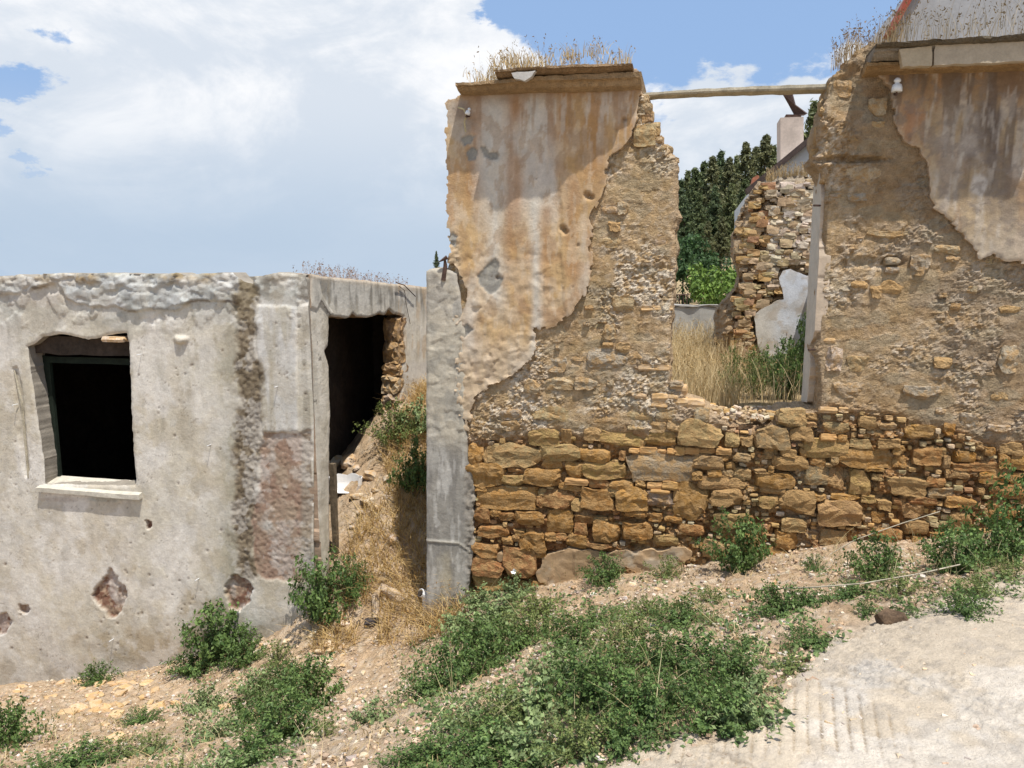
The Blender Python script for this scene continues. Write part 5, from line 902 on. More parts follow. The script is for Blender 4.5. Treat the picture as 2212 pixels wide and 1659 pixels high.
def cowl():
    d0 = DH - .62; P = lambda u, v, dd: plane_pt(u, v, d0 - dd)
    V = [P(1690, 203, 0), P(1711, 204, 0), P(1716, 226, 0), P(1702, 224, .05), P(1743, 246, 0), P(1716, 246, .05), P(1700, 203, .5), P(1713, 204, .5), P(1719, 226, .5), P(1745, 245, .5), P(1716, 250, .05), P(1736, 250, .0), P(1736, 250, .5), P(1716, 250, .5)]
    F = [(0, 1, 2, 3), (3, 2, 4, 5), (1, 7, 8, 2), (2, 8, 9, 4), (0, 6, 7, 1), (5, 4, 11, 10), (4, 9, 12, 11), (0, 3, 8, 6), (3, 5, 13, 8), (6, 8, 7), (8, 13, 12, 9)]
    me = bpy.data.meshes.new('cowl'); me.from_pydata([tuple(map(float, v)) for v in V], [], F); me.materials.append(M_rust); return link('cowl', me, chm)
cowl()
DG = -6.0
gh = empty('grey_gabled_house', wpt(sz(2080, 100, DG)[0], DG, .3), 'grey rendered gable with a red roof verge rising above the right wall', 'house')
M_grey = material('grey_render', source='rgb', color=(.34, .34, .35), var=.12, vscale=2, bumps=((40, .3, .006),))
poly_box('gable', M_grey, gh, [(1932, 700), (1932, 62), (1968, -2), (2020, -90), (2330, -160), (2700, -60), (2700, 700)], DG, 6)
poly_box('verge', M_roofred, gh, [(1921, 66), (1931, 68), (1971, -2), (2024, -92), (2016, -100), (1956, 0)], DG + .12, .4)
# ---- foliage makers
def leaf_quads(P, Nn, size, elong=1.7, r_=rs):
    """one small two-triangle leaf per point; P (n,3) positions, Nn (n,3) rough facing"""
    n = len(P); d = Nn + r_.normal(0, .6, (n, 3)); d /= np.linalg.norm(d, axis=1)[:, None] + 1e-9
    a = np.cross(d, r_.normal(0, 1, (n, 3))); a /= np.linalg.norm(a, axis=1)[:, None] + 1e-9; b = np.cross(d, a)
    sz_ = size * r_.uniform(.6, 1.35, n)[:, None]
    A = P - a * sz_ * elong * .5; B = P + b * sz_ * .42 + d * sz_ * .12; C_ = P + a * sz_ * elong * .5; D = P - b * sz_ * .42 + d * sz_ * .12
    V = np.stack([A, B, C_, D], 1).reshape(-1, 3); i = np.arange(n)[:, None] * 4; return V, i + np.array([[0, 1, 2, 3]])
def tint(n, c0, c1, r_=rs, bright=.25):
    f = r_.rand(n)[:, None]; c = np.array(c0) * (1 - f) + np.array(c1) * f; c = c * r_.uniform(1 - bright, 1 + bright, n)[:, None]; return np.repeat(c, 4, 0)
def weed_mesh(seed, R_=1.0, H_=1.0, stems=46, leaves=34, leaf=.05, c0=(.05, .098, .026), c1=(.165, .245, .07), spread=1.0):
    r_ = np.random.RandomState(seed); P = []; D = []; SV = []; SF = []; off = 0
    for s_ in range(stems):
        az = r_.uniform(0, 6.283); reach = R_ * math.sqrt(r_.uniform(.02, 1)) * spread; top = H_ * (1 - .55 * (reach / R_) ** 2) * r_.uniform(.55, 1.15)
        b0 = np.array([math.cos(az), math.sin(az), 0]) * reach * .25; t = np.linspace(0, 1, 7); cur = r_.normal(0, .12, 2)
        pts = np.stack([b0[0] + math.cos(az) * reach * .8 * t ** 1.2 + cur[0] * t * t * R_, b0[1] + math.sin(az) * reach * .8 * t ** 1.2 + cur[1] * t * t * R_, top * np.sin(t * r_.uniform(1.1, 1.9)) / 1.0], 1)
        k = int(leaves * r_.uniform(.6, 1.3)); tt = r_.uniform(.12, 1.03, k); q = np.stack([np.interp(tt, t, pts[:, c]) for c in range(3)], 1) + r_.normal(0, leaf * .75, (k, 3)); P.append(q)
        o_ = q - np.array([0, 0, H_ * .2]); o_[:, 2] = np.abs(o_[:, 2]) + .25 * R_; D.append(o_ / (np.linalg.norm(o_, axis=1)[:, None] + 1e-6))
        wd = leaf * .09
        for j in range(len(pts) - 1):
            a, b = pts[j], pts[j + 1]; SV += [a + [wd, 0, 0], a - [wd, 0, 0], b - [wd * .8, 0, 0], b + [wd * .8, 0, 0], a + [0, wd, 0], a - [0, wd, 0], b - [0, wd * .8, 0], b + [0, wd * .8, 0]]; SF += [(off, off + 1, off + 2, off + 3), (off + 4, off + 5, off + 6, off + 7)]; off += 8
    P = np.concatenate(P); D = np.concatenate(D); P[:, 2] = np.maximum(P[:, 2], .01); V, F = leaf_quads(P, D, leaf, 1.5, r_); c = tint(len(P), c0, c1, r_)
    m1 = mesh_np('leaves', V, F, M_leaf, c, False); SV = np.array(SV); m2 = mesh_np('stems', SV, np.array(SF), M_leaf, np.tile(np.array([(.13, .12, .06)]), (len(SV), 1)), False); return m1, m2
WEED = [weed_mesh(1, leaf=.055, stems=60, leaves=46), weed_mesh(2, leaf=.05, H_=.8, stems=70, leaves=44), weed_mesh(3, leaf=.06, H_=1.1, stems=50, leaves=46), weed_mesh(4, leaf=.085, stems=44, leaves=24, c0=(.14, .20, .08), c1=(.28, .35, .15)), weed_mesh(5, leaf=.05, stems=36, leaves=36, spread=1.1), weed_mesh(6, leaf=.045, stems=52, leaves=40, c0=(.09, .13, .035), c1=(.24, .28, .09))]
def plant(pair, x, y, z, sx, sz_, name, label, cat, group=None, rz=None):
    e = empty(name, (x, y, z), label, cat, group); rz = rnd.uniform(0, 6.28) if rz is None else rz; e.rotation_euler = (0, 0, rz); e.scale = (sx, sx, sz_)
    for m, nm in zip(pair, ('leaves', 'stems')):
        o = bpy.data.objects.new(nm, m); COL.objects.link(o); o.parent = e
    return e
def weed(u, v, ru, hp, var, label, group=None, d=None):
    if d is None: x, y, z = ground_hit(u, v)
    else: x, y, z = (float(q_) for q_ in plane_pt(u, v, d)); z = t1(x, y)
    k = (y * CP - (z - EYE) * SP) / FPX; return plant(WEED[var], x, y, z - .03, ru * k * 1.38, hp * k * 1.18, 'weed_clump', label, 'weeds', group)
G1 = 'weeds in the big green patch'; L1 = 'weed clump in the big green patch'
for i, (u, v, r_, h_, k) in enumerate([(925, 1500, 62, 78, 1), (985, 1478, 75, 100, 0), (1045, 1440, 75, 95, 2), (1105, 1410, 70, 80, 1), (1060, 1370, 60, 60, 3), (1000, 1370, 50, 50, 3), (1175, 1380, 72, 78, 5), (1245, 1400, 72, 78, 1), (1090, 1330, 50, 44, 3), (1160, 1330, 60, 44, 5), (1085, 1575, 85, 84, 5), (1165, 1540, 80, 84, 3), (1245, 1520, 85, 96, 0), (1325, 1540, 85, 104, 2), (1400, 1560, 80, 100, 0), (1475, 1520, 85, 100, 1), (1545, 1570, 80, 84, 2), (1610, 1560, 66, 76, 3), (1500, 1455, 80, 92, 0), (1420, 1440, 75, 84, 1), (1335, 1430, 70, 76, 5), (955, 1640, 90, 66, 1), (1050, 1640, 90, 76, 0), (1150, 1630, 85, 84, 3), (1250, 1625, 85, 90, 5), (1340, 1610, 70, 74, 0), (1585, 1480, 60, 70, 2), (880, 1665, 60, 50, 1), (1020, 1560, 60, 60, 3), (1640, 1500, 50, 50, 3), (1100, 1690, 90, 60, 0), (980, 1710, 90, 60, 1), (1290, 1350, 56, 50, 1), (1370, 1370, 60, 50, 5), (1210, 1460, 66, 60, 3), (1280, 1470, 66, 66, 2)]):
    weed(u, v, r_, h_, k, L1 + ', ' + ('left' if u < 1090 else 'right' if u > 1380 else 'middle') + (' front' if v > 1545 else ' back' if v < 1420 else ' centre') + ' part', G1)
G2 = 'weeds on the bank left of the path'; L2 = 'weed clump on the bank before the left house'
for (u, v, r_, h_, k) in [(560, 1560, 60, 84, 1), (600, 1600, 84, 100, 0), (665, 1540, 72, 100, 2), (640, 1480, 56, 66, 1), (550, 1650, 70, 66, 0), (460, 1600, 50, 60, 3), (600, 1430, 40, 44, 5), (440, 1530, 40, 50, 3), (330, 1620, 44, 44, 5), (300, 1560, 40, 36, 1), (560, 1500, 44, 56, 3), (480, 1690, 60, 60, 3), (170, 1660, 70, 46, 0), (250, 1640, 60, 40, 5), (90, 1690, 80, 56, 1), (380, 1680, 56, 44, 5), (700, 1590, 34, 40, 5)]:
    weed(u, v, r_, h_, k, L2 + (', near its left end' if u < 320 else ', in its middle' if u < 520 else ', next to the dirt path'), G2)
for (u, v, r_, h_, k, d, lab) in [(470, 1420, 72, 112, 2, None, 'bright green weed clump growing against the foot of the left house wall'), (425, 1450, 48, 60, 1, None, 'small green weed clump left of the tall one at the house wall'), (530, 1430, 44, 70, 0, None, 'green weed clump below the brown hole at the seam of the left house'),
    (695, 1335, 62, 118, 2, None, 'round green bush at the corner of the left house beside the alley'), (755, 1290, 36, 84, 0, None, 'thin leafy weed on the alley slope right of the corner bush'), (16, 1610, 66, 120, 1, None, 'dark green weed clump at the far left foot of the bank'), (214, 1475, 34, 44, 0, None, 'tiny green weed under the diamond shaped hole in the plaster'),
    (808, 1560, 44, 56, 3, None, 'broad leaved weed standing alone on the dirt path'), (1590, 1235, 60, 108, 2, None, 'tall grey-green weed against the stone wall under the window gap'), (1308, 1262, 44, 62, 0, None, 'dark weed clump in front of the pale plaster patch at the wall foot'), (1362, 1222, 30, 60, 2, None, 'small dark weed growing from the wall above the pale plaster patch'),
    (1440, 1245, 40, 44, 5, None, 'thin yellowish weed right of the pale plaster patch'), (1470, 1350, 60, 66, 1, None, 'spreading weed with white bits on the stony slope below the wall'), (1405, 1330, 50, 44, 5, None, 'pale weed left of the spreading clump on the stony slope'), (1690, 1320, 60, 60, 0, None, 'leafy weed on bare dirt below the wall, left one of two'), (1745, 1310, 46, 54, 1, None, 'leafy weed on bare dirt below the wall, right one of two'),
    (1745, 1395, 52, 56, 1, None, 'compact green weed clump at the edge of the road'), (1700, 1450, 56, 40, 5, None, 'straggly low weed reaching over the road edge'), (1760, 1230, 22, 36, 0, None, 'tiny dark weed close under the right wall'), (1895, 1250, 54, 92, 0, None, 'loose green weed climbing the foot of the right wall'), (1850, 1290, 56, 50, 1, None, 'low weed clump on the dirt below the right wall'), (1940, 1285, 60, 50, 5, None, 'yellow-green low weed patch between wall and road'),
    (2055, 1235, 64, 90, 2, None, 'green weed bush at the foot of the right wall near the corner'), (2150, 1215, 80, 120, 1, None, 'large dark green bush in shade at the right end of the wall'), (2215, 1190, 80, 150, 2, None, 'large dark green bush cut by the right picture edge'), (2180, 1255, 50, 50, 5, None, 'low yellowish weed below the large dark bush'), (2075, 1330, 50, 64, 0, None, 'green weed clump standing where dirt meets road on the right'), (2120, 1290, 56, 50, 5, None, 'thin weed between the right bushes and the road'), (1872, 1328, 28, 36, 0, None, 'little upright weed alone on the pale road edge'), (1975, 1335, 40, 34, 1, None, 'small flat weed on the road edge beside the dark clod'), (1540, 1345, 28, 24, 5, None, 'tiny weed on the stony slope'), (1620, 1400, 44, 44, 1, None, 'low weed right above the big green patch'),
    (1540, 1300, 40, 36, 5, None, 'sparse weed among pale stones under the window gap'), (848, 960, 56, 84, 5, None, 'sunlit leafy shrub on top of the alley mound before the side opening'), (905, 930, 44, 66, 3, None, 'pale green shrub at the top of the alley mound beside the post'), (900, 1060, 44, 100, 0, None, 'dark green bush in the alley tight against the concrete post'), (1040, 1300, 40, 40, 3, None, 'pale round-leaved weed at the foot of the post'), (1115, 1290, 36, 50, 3, None, 'upright pale weed with a white flower before the stone wall')]:
    weed(u, v, r_, h_, k, lab)
# low leafy ground cover between the clumps
def cover(n, seed, lst, label):
    r_ = np.random.RandomState(seed); out = []
    for (u, v, ru, rv) in lst:
        m = int(n * ru * rv / 1e4); a = r_.uniform(0, 6.283, m); q = np.sqrt(r_.rand(m)); uu = u + np.cos(a) * ru * q; vv = v + np.sin(a) * rv * q
        for j in range(0, m, 9):
            x, y, z = ground_hit(uu[j], vv[j]); out.append(np.array([x, y, z]) + np.c_[r_.normal(0, .035, (9, 2)), np.abs(r_.normal(.012, .018, 9))])
    P = np.concatenate(out); V, F = leaf_quads(P, np.tile([[0, -.2, 1.]], (len(P), 1)), .020, 1.5, r_); o = link('ground_cover', mesh_np('ground_cover', V, F, M_leaf, tint(len(P), (.06, .11, .035), (.19, .25, .09), r_), False)); tag(o, label, 'ground cover', kind='stuff')
cover(420, 77, [(1240, 1450, 400, 200), (1060, 1330, 120, 70), (1420, 1310, 220, 60), (960, 1600, 150, 90), (560, 1560, 150, 120), (1960, 1270, 220, 60), (200, 1640, 220, 50), (1700, 1380, 120, 80), (1620, 1560, 90, 50), (2150, 1250, 90, 60)], 'low leafy ground cover creeping over the dirt between the weed clumps')
# ---- dry grass
def grass(name, pts, hgt, label, cat='dry grass', seeds=.25, c0=(.46, .34, .17), c1=(.62, .50, .30), lean=.5, seed=5, wdt=.0035, heads=.10, parent=None):
    r_ = np.random.RandomState(seed); n = len(pts); P = np.array(pts, float); h = hgt * r_.uniform(.35, 1.15, n); az = r_.uniform(0, 6.283, n); ln = h * lean * r_.uniform(.1, 1.2, n)
    dx = np.cos(az); dy = np.sin(az); pa = r_.uniform(0, 6.283, n); wx = np.cos(pa) * wdt; wy = np.sin(pa) * wdt
    lv = []
    for t in (0, .4, .75, 1.0):
        c = P + np.stack([dx * ln * t * t, dy * ln * t * t, h * t * (1 - .12 * lean * t)], 1); w_ = (1 - .75 * t); o_ = np.stack([wx * w_, wy * w_, 0 * wx], 1); lv += [c - o_, c + o_]
    V = np.stack(lv, 1).reshape(-1, 3); i = np.arange(n)[:, None] * 8; F = np.concatenate([i + np.array([[0, 1, 3, 2]]), i + np.array([[2, 3, 5, 4]]), i + np.array([[4, 5, 7, 6]])])
    f = r_.rand(n)[:, None]; c = (np.array(c0) * (1 - f) + np.array(c1) * f) * r_.uniform(.75, 1.2, n)[:, None]; C_ = np.repeat(c, 8, 0)
    hm = r_.rand(n) < seeds
    if hm.any():
        tip = (P + np.stack([dx * ln, dy * ln, h * (1 - .12 * lean)], 1))[hm]; k = 3; TP = np.repeat(tip, k, 0) + r_.normal(0, 1, (len(tip) * k, 3)) * np.array([.006, .006, .016]); hv, hf = leaf_quads(TP, np.tile(np.array([[1., 0, 0]]), (len(TP), 1)), .011, 2.0, r_)
        F = np.concatenate([F, hf + len(V)]); V = np.concatenate([V, hv]); C_ = np.concatenate([C_, np.tile(np.array([(c0[0] * .8, c0[1] * .75, c0[2] * .7)]), (len(hv), 1))])
    o = link(name, mesh_np(name, V, F, M_straw, C_, False), parent); tag(o, label, cat, kind='stuff'); return o
def alley_pts(n, u0, u1, v0, v1, seed, dens=None):
    r_ = np.random.RandomState(seed); out = []
    s0, s1 = sz(u0, 900)[0], sz(u1, 900)[0]
    ss_ = r_.uniform(s0, s1, n); dd = r_.uniform(v0, v1, n); x = W0[0] + T[0] * ss_ + N[0] * dd; y = W0[1] + T[1] * ss_ + N[1] * dd; z = tz(x, y); k = fbm(x * 4, y * 4, 3, seed + 1) > .40
    return np.stack([x, y, z - .01], 1)[k]
grass('dry_grass', alley_pts(10000, 690, 1010, -2.7, .35, 61), .24, 'dry straw grass matted over the alley slope', lean=1.5, wdt=.0042, seeds=.15, c0=(.42, .27, .10), c1=(.62, .46, .22))
def area_pts(n, seed, x0, x1, y0, y1, thr=.5, f=1.6):
    r_ = np.random.RandomState(seed); x = r_.uniform(x0, x1, n); y = r_.uniform(y0, y1, n); z = tz(x, y); U, V = proj(x, y, z); ok = (fbm(x * f, y * f, 3, seed + 3) > thr) & (sdf(ROAD, U, V) < 5) & ((x - W0[0]) * N[0] + (y - W0[1]) * N[1] > .03); return np.stack([x, y, z - .01], 1)[ok]
grass('dry_grass', area_pts(9000, 71, -4.5, 3.6, 2.4, 7, .5), .085, 'short dry grass scattered over the dirt in front of the walls', lean=1.4, wdt=.0032, seeds=.1)
sp_ = []
for (u, v, ru, rv, n_) in [(1240, 1450, 400, 190, 260), (580, 1540, 150, 110, 90), (1950, 1250, 230, 60, 90), (200, 1600, 240, 70, 60)]:
    for _ in range(n_):
        a = rnd.uniform(0, 6.28); q = math.sqrt(rnd.random()); sp_.append(ground_hit(u + math.cos(a) * ru * q, v + math.sin(a) * rv * q))
grass('dry_grass', sp_, .24, 'thin dead stalks and grass stems standing up among the weeds', lean=.9, wdt=.0024, seeds=.5, c0=(.34, .28, .14), c1=(.52, .46, .27))
r_ = np.random.RandomState(81); n = 9000; s_ = r_.uniform(sz(1440, 900)[0] - .5, sz(1770, 900)[0] + .3, n); d_ = -r_.uniform(.75, 5.1, n); X = W0[0] + T[0] * s_ + N[0] * d_; Y = W0[1] + T[1] * s_ + N[1] * d_
U_, V_ = proj(X, Y, yz(X, Y)); ok = r_.rand(n) < np.where(U_ < 1600, .95, .22); grass('dry_grass', np.stack([X, Y, yz(X, Y) - .02], 1)[ok], .40, 'tall golden dry grass in the yard behind the window gap', lean=.5, wdt=.0032, seeds=.4, c0=(.50, .37, .18), c1=(.70, .58, .36))
def top_pts(n, seed, u0, u1, va, vb, d0, d1, zoff=0.0):
    r_ = np.random.RandomState(seed); f = r_.uniform(0, 1, n); u = u0 + (u1 - u0) * f; v = va + (vb - va) * f; s_, z_ = sz(u, v, 0); d = r_.uniform(d0, d1, n); k = r_.rand(n) < ss(.36, .58, fbm(s_ * 5, d * 5, 3, 400)) + .12; return np.stack([W0[0] + T[0] * s_ + N[0] * d, W0[1] + T[1] * s_ + N[1] * d, z_ + zoff + 0 * d], 1)[k]
pp_ = np.concatenate([top_pts(900, 91, 1060, 1360, 146, 128, -.4, .2), top_pts(420, 92, 1090, 1240, 144, 136, -.3, .2), top_pts(220, 93, 1010, 1075, 176, 164, -.3, .14)])
grass('dry_grass', pp_, .10, 'tuft of dry straw grass growing on top of the pillar cornice', lean=.6, wdt=.0036, seeds=.25)
grass('dry_grass', top_pts(60, 94, 1010, 1300, 160, 134, -.3, .1), .24, 'sparse tall grass stalks with seed heads on the pillar top', lean=.35, wdt=.0018, seeds=1.0, c0=(.35, .25, .14), c1=(.5, .38, .24))
grass('dry_grass', np.concatenate([top_pts(260, 95, 1815, 1960, 128, 84, -.4, .1), top_pts(60, 97, 1800, 1950, 140, 84, -.3, .1)]), .22, 'dry brown grass on the broken shoulder of the right wall', lean=.4, wdt=.0022, seeds=.7, c0=(.26, .18, .09), c1=(.45, .34, .2))
grass('dry_grass', top_pts(420, 96, 1930, 2330, 84, 62, -.45, .15), .24, 'thin dry grass along the top of the right wall before the grey gable', lean=.5, wdt=.0018, seeds=.5, c0=(.24, .19, .11), c1=(.42, .34, .22))
rr_ = np.random.RandomState(98); n = 420; rb = rr_.uniform(.3, 2.6, n); tb = -rr_.uniform(.06, .35, n); zb_ = np.array([side_rz(715, 598)[1] - .075 * q_ for q_ in rb]); grass('dry_grass', np.stack([OS[0] + BK[0] * rb + T[0] * tb, OS[1] + BK[1] * rb + T[1] * tb, zb_ - .02], 1), .17, 'reddish dry grass along the roof edge of the left house', lean=.35, wdt=.0022, seeds=.8, c0=(.36, .24, .17), c1=(.5, .38, .28))
pz = [(float(x), float(y), float(z)) for x, y, z in [plane_pt(u, v, DB - .2) for u, v in [(1655 + i * .35, 392 - i * .05 + rnd.uniform(-4, 4)) for i in range(320)]]]
grass('dry_grass', pz, .15, 'pale dry grass on top of the broken back wall', lean=.4, wdt=.004, seeds=.3)
# yard shrubs
for (u, v, r0, h0, d, var, lab) in [(1630, 880, 54, 105, -1.6, 5, 'tall green weed thicket just behind the low wall, left part'), (1690, 885, 54, 130, -1.5, 0, 'dense green shrub behind the low wall near the white reveal'), (1740, 885, 44, 170, -1.9, 2, 'dark green shrub tight against the white reveal'), (1650, 840, 60, 90, -2.6, 1, 'green shrub in front of the plastered back wall'), (1580, 880, 40, 120, -1.4, 5, 'thin green weed among the dry grass behind the low wall'), (1715, 800, 44, 70, -3.0, 2, 'green shrub at the foot of the white plaster of the back wall')]:
    x, y, z = (float(q_) for q_ in plane_pt(u, v, d)); z = float(yz(x, y)); k = y / FPX; plant(WEED[var], x, y, z, r0 * k, (h0 * k), 'shrub', lab, 'shrub')
# ---- trees
def conifer_mesh(seed, H_=1.0):
    r_ = np.random.RandomState(seed); P = []; D = []
    for i in range(190):
        t = r_.uniform(.06, 1) ** .8; z = H_ * t; L_ = .27 * (1 - t) ** .85 * r_.uniform(.35, 1.3) + .010; az = r_.uniform(0, 6.28); k = int(14 + 60 * L_ / .3); f = r_.uniform(.1, 1, k)
        q = np.stack([np.cos(az) * L_ * f, np.sin(az) * L_ * f, z - .10 * f * f * L_ + .25 * L_ * f], 1) + r_.normal(0, .012, (k, 3)); P.append(q); D.append(np.tile([[math.cos(az) * .6, math.sin(az) * .6, .6]], (k, 1)))
    P = np.concatenate(P); V, F = leaf_quads(P, np.concatenate(D), .019, 2.4, r_); return mesh_np('crown', V, F, M_leaf, tint(len(P), *[((.06, .09, .035), (.18, .21, .09)), ((.08, .10, .04), (.22, .24, .10)), ((.05, .08, .035), (.15, .19, .085)), ((.09, .10, .045), (.20, .20, .09))][seed % 4], r_, .45), False)
def crown_mesh(seed, c0, c1, n=3200, leaf=.05):
    r_ = np.random.RandomState(seed); cs = r_.normal(0, 1, (16, 3)) * np.array([.36, .36, .28]) + [0, 0, .58]; P = []; D = []
    for c in cs:
        d = r_.normal(0, 1, (n // 16, 3)); d /= np.linalg.norm(d, axis=1)[:, None]; P.append(c + d * r_.uniform(.12, .24) * r_.uniform(.6, 1.1, (len(d), 1))); D.append(d + [0, 0, .4])
    P = np.concatenate(P); V, F = leaf_quads(P, np.concatenate(D), leaf, 1.5, r_); return mesh_np('crown', V, F, M_leaf, tint(len(P), c0, c1, r_, .3), False)
CON = [conifer_mesh(300 + i) for i in range(4)]; CR = [crown_mesh(320, (.025, .06, .02), (.07, .13, .04)), crown_mesh(321, (.09, .16, .03), (.20, .30, .06), 2600, .055)]
tk = bpy.data.meshes.new('trunk'); n_ = 7; tk.from_pydata([(math.cos(k * 6.283 / n_) * r0, math.sin(k * 6.283 / n_) * r0, z) for (r0, z) in ((.022, -.05), (.017, .3), (.011, .65), (.003, .97)) for k in range(n_)], [], [(i * n_ + k, i * n_ + (k + 1) % n_, (i + 1) * n_ + (k + 1) % n_, (i + 1) * n_ + k) for i in range(3) for k in range(n_)]); tk.materials.append(M_bark)
def tree(u, vtop, y, mesh, lab, name, grp=None, wide=1.0, base=None):
    a, b, c = (float(q_) for q_ in ray(u, vtop)); k = y / b; x, ztop = a * k, EYE + c * k; zb = float(yz(x, y)) if base is None else base; h = ztop - zb
    e = empty(name, (x, y, zb), lab, 'tree', grp); e.rotation_euler.z = rnd.uniform(0, 6.28); e.scale = (h * wide, h * wide, h)
    for m, nm in ((mesh, 'crown'), (tk, 'trunk')):
        o = bpy.data.objects.new(nm, m); COL.objects.link(o); o.parent = e
GT = 'conifers on the wooded hillside'
for (u, v, y) in [(1470, 392, 40), (1486, 372, 46), (1502, 366, 42), (1522, 352, 44), (1540, 342, 41), (1558, 330, 47), (1576, 344, 43), (1592, 340, 49), (1612, 312, 45), (1632, 322, 50), (1655, 296, 46), (1672, 318, 52), (1480, 430, 35), (1510, 420, 34), (1545, 405, 36), (1580, 400, 35), (1610, 390, 37), (1640, 385, 38), (1452, 410, 44), (1430, 420, 47), (1497, 480, 30), (1560, 470, 31), (1600, 460, 32), (1690, 330, 55), (1530, 480, 29), (1630, 440, 33)]:
    tree(u, v, y, rnd.choice(CON), 'dark conifer in the hillside wood, ' + ('next to the pillar edge' if u < 1500 else 'in the middle of the gap' if u < 1600 else 'close beside the chimney') + (', in the front row' if v > 380 else ', spire against sky'), 'conifer_tree', GT, 1.0)
tree(1760, 226, 30, CON[1], 'conifer top peeping out between chimney and right wall', 'conifer_tree', None, .8)
tree(1500, 505, 20, CR[0], 'dark leafy broadleaf tree below the conifers beside the pillar', 'broadleaf_tree', None, .75)
tree(1478, 530, 18, CR[0], 'smaller broadleaf tree touching the pillar edge', 'broadleaf_tree', None, .75)
tree(1560, 560, 13, CR[1], 'bright lime green vine bush beside the broken back wall', 'vine_bush', None, .8)
# ================================================================ THINGS LYING ABOUT
STG = [rugged(200 + i, 'stone', M_stone, n=4, cuts=10, lo=.5, hi=.9) for i in range(10)]
M_loose = material('loose_stone', source='obj', var=.15, vscale=15, bumps=((60, .5, .006),))
for m in STG: m.materials.clear(); m.materials.append(M_loose)
def rock(u, v, w_, lab, grp, col=None, flat=.45, z0=None, seed=None):
    x, y, z = ground_hit(u, v); o = link('stone', rnd.choice(STG)); o.location = (x, y, z + w_ * flat * .25); o.scale = (w_, w_ * rnd.uniform(.55, .85), w_ * flat); o.rotation_euler = (rnd.uniform(-.3, .3), rnd.uniform(-.3, .3), rnd.uniform(0, 3.1)); o.color = vary(col or (.52, .40, .27), .15); tag(o, lab, 'stone', grp)
for i in range(44):
    u = rnd.gauss(230, 70); v = rnd.gauss(1510, 34); v = max(v, 1478); rock(u, v, rnd.uniform(.05, .15), 'flat ochre stone in the rubble heap in front of the left house', 'stones of the left rubble heap', (.50, .37, .23), flat=.3)
for i in range(16):
    rock(rnd.uniform(675, 760), rnd.uniform(1340, 1460), rnd.uniform(.05, .13), 'pale flat stone lying at the mouth of the alley', 'pale stones at the alley mouth', (.56, .48, .37), .3)
for i in range(14):
    rock(rnd.uniform(530, 640), rnd.uniform(1385, 1430), rnd.uniform(.04, .11), 'whitish stone in the pile at the foot of the house corner', 'whitish stones by the house corner', (.54, .47, .38), .5)
for i in range(34):
    rock(rnd.uniform(1240, 1720), rnd.uniform(1255, 1400), rnd.uniform(.03, .07), 'small pale stone on the slope below the ruined wall', 'small stones under the ruined wall', rnd.choice([(.55, .45, .33), (.5, .36, .25), (.62, .58, .52)]), .6)
for i in range(12):
    rock(rnd.uniform(700, 900), rnd.uniform(1450, 1640), rnd.uniform(.02, .05), 'small pale stone on the dirt path', 'small stones on the path', (.58, .50, .40), .6)
r_ = np.random.RandomState(400); n = 42000; X = r_.uniform(-5, 3.6, n); Y = r_.uniform(2.2, 7.6, n); Z = tz(X, Y); U_, V_ = proj(X, Y, Z); dn = fbm(X * 1.4, Y * 1.4, 3, 401)
rd_ = sdf(ROAD, U_, V_); ok = (((X - W0[0]) * N[0] + (Y - W0[1]) * N[1]) > .0) & (U_ > -60) & (U_ < 2280) & (V_ < 1700) & (r_.rand(n) < np.where(rd_ > 60, .22, .22 + 1.8 * np.clip(dn - .45, 0, 1)))
items = [((float(x), float(y), float(z) + .004), (sz0 := abs(r_.normal(.011, .009)) + .006, sz0 * .8, sz0 * .6), None, vary(rnd.choice([(.54, .43, .31), (.48, .34, .23), (.55, .49, .41), (.38, .27, .18), (.5, .38, .26), (.33, .27, .22)]))) for x, y, z in zip(X[ok], Y[ok], Z[ok])]
g_ = joined_stones('gravel', None, items, M_stoneA, meshes=CHIPS); tag(g_, 'loose gravel and stone chips strewn over the dirt', 'gravel', kind='stuff')
# rocks and rubble on the alley slope
for (u, v, w_) in [(745, 1000, .12), (770, 1012, .1), (722, 1010, .3), (810, 1060, .08), (835, 1075, .07), (780, 1110, .09), (760, 1140, .07), (735, 985, .28), (755, 1000, .2), (800, 1030, .16), (840, 1036, .12), (770, 1075, .14), (795, 1085, .16), (815, 1100, .1), (850, 1165, .14), (760, 940, .3)]:
    rock(u, v, w_, 'pale lump of rubble half buried in the alley slope', 'rubble lumps in the alley', (.5, .43, .35), .5)
# torn white plastic tub by the opening
x, y, z = ground_hit(738, 1062); bt = []
def torn(name, lab, cat, u, v, w_, h_, mat, prof=.6):
    x, y, z = ground_hit(u, v); n = 16; V = []; F = []
    for (r0, zz) in ((.18, .0), (.42, .02), (.5, .5), (.52, 1.0)):
        for k in range(n):
            a = k / n * 4.4 - .6; j = rnd.uniform(-.05, .05) if zz == 1 else 0; V.append((x + math.cos(a) * r0 * w_, y + math.sin(a) * r0 * w_ * .6, z + .01 + (zz + j * 2) * h_))
    for i in range(3):
        for k in range(n - 1): F.append((i * n + k, i * n + k + 1, (i + 1) * n + k + 1, (i + 1) * n + k))
    F.append(tuple(range(n))); me = bpy.data.meshes.new(name); me.from_pydata(V, [], F); me.materials.append(mat); o = link(name, me); m = o.modifiers.new('solid', 'SOLIDIFY'); m.thickness = .006; tag(o, lab, cat); return o
torn('plastic_tub', 'torn white plastic tub lying in the dry grass by the side opening', 'tub', 748, 1066, .34, .17, M_white)
x, y, z = ground_hit(905, 1330); pc = empty('drain_pipe', (x, y, z), 'grey-white plastic pipe elbow sticking out beside the concrete post', 'pipe')
q0 = [Vector(plane_pt(u, v, -.1)) for u, v in ((928, 1300), (924, 1278), (915, 1272))]
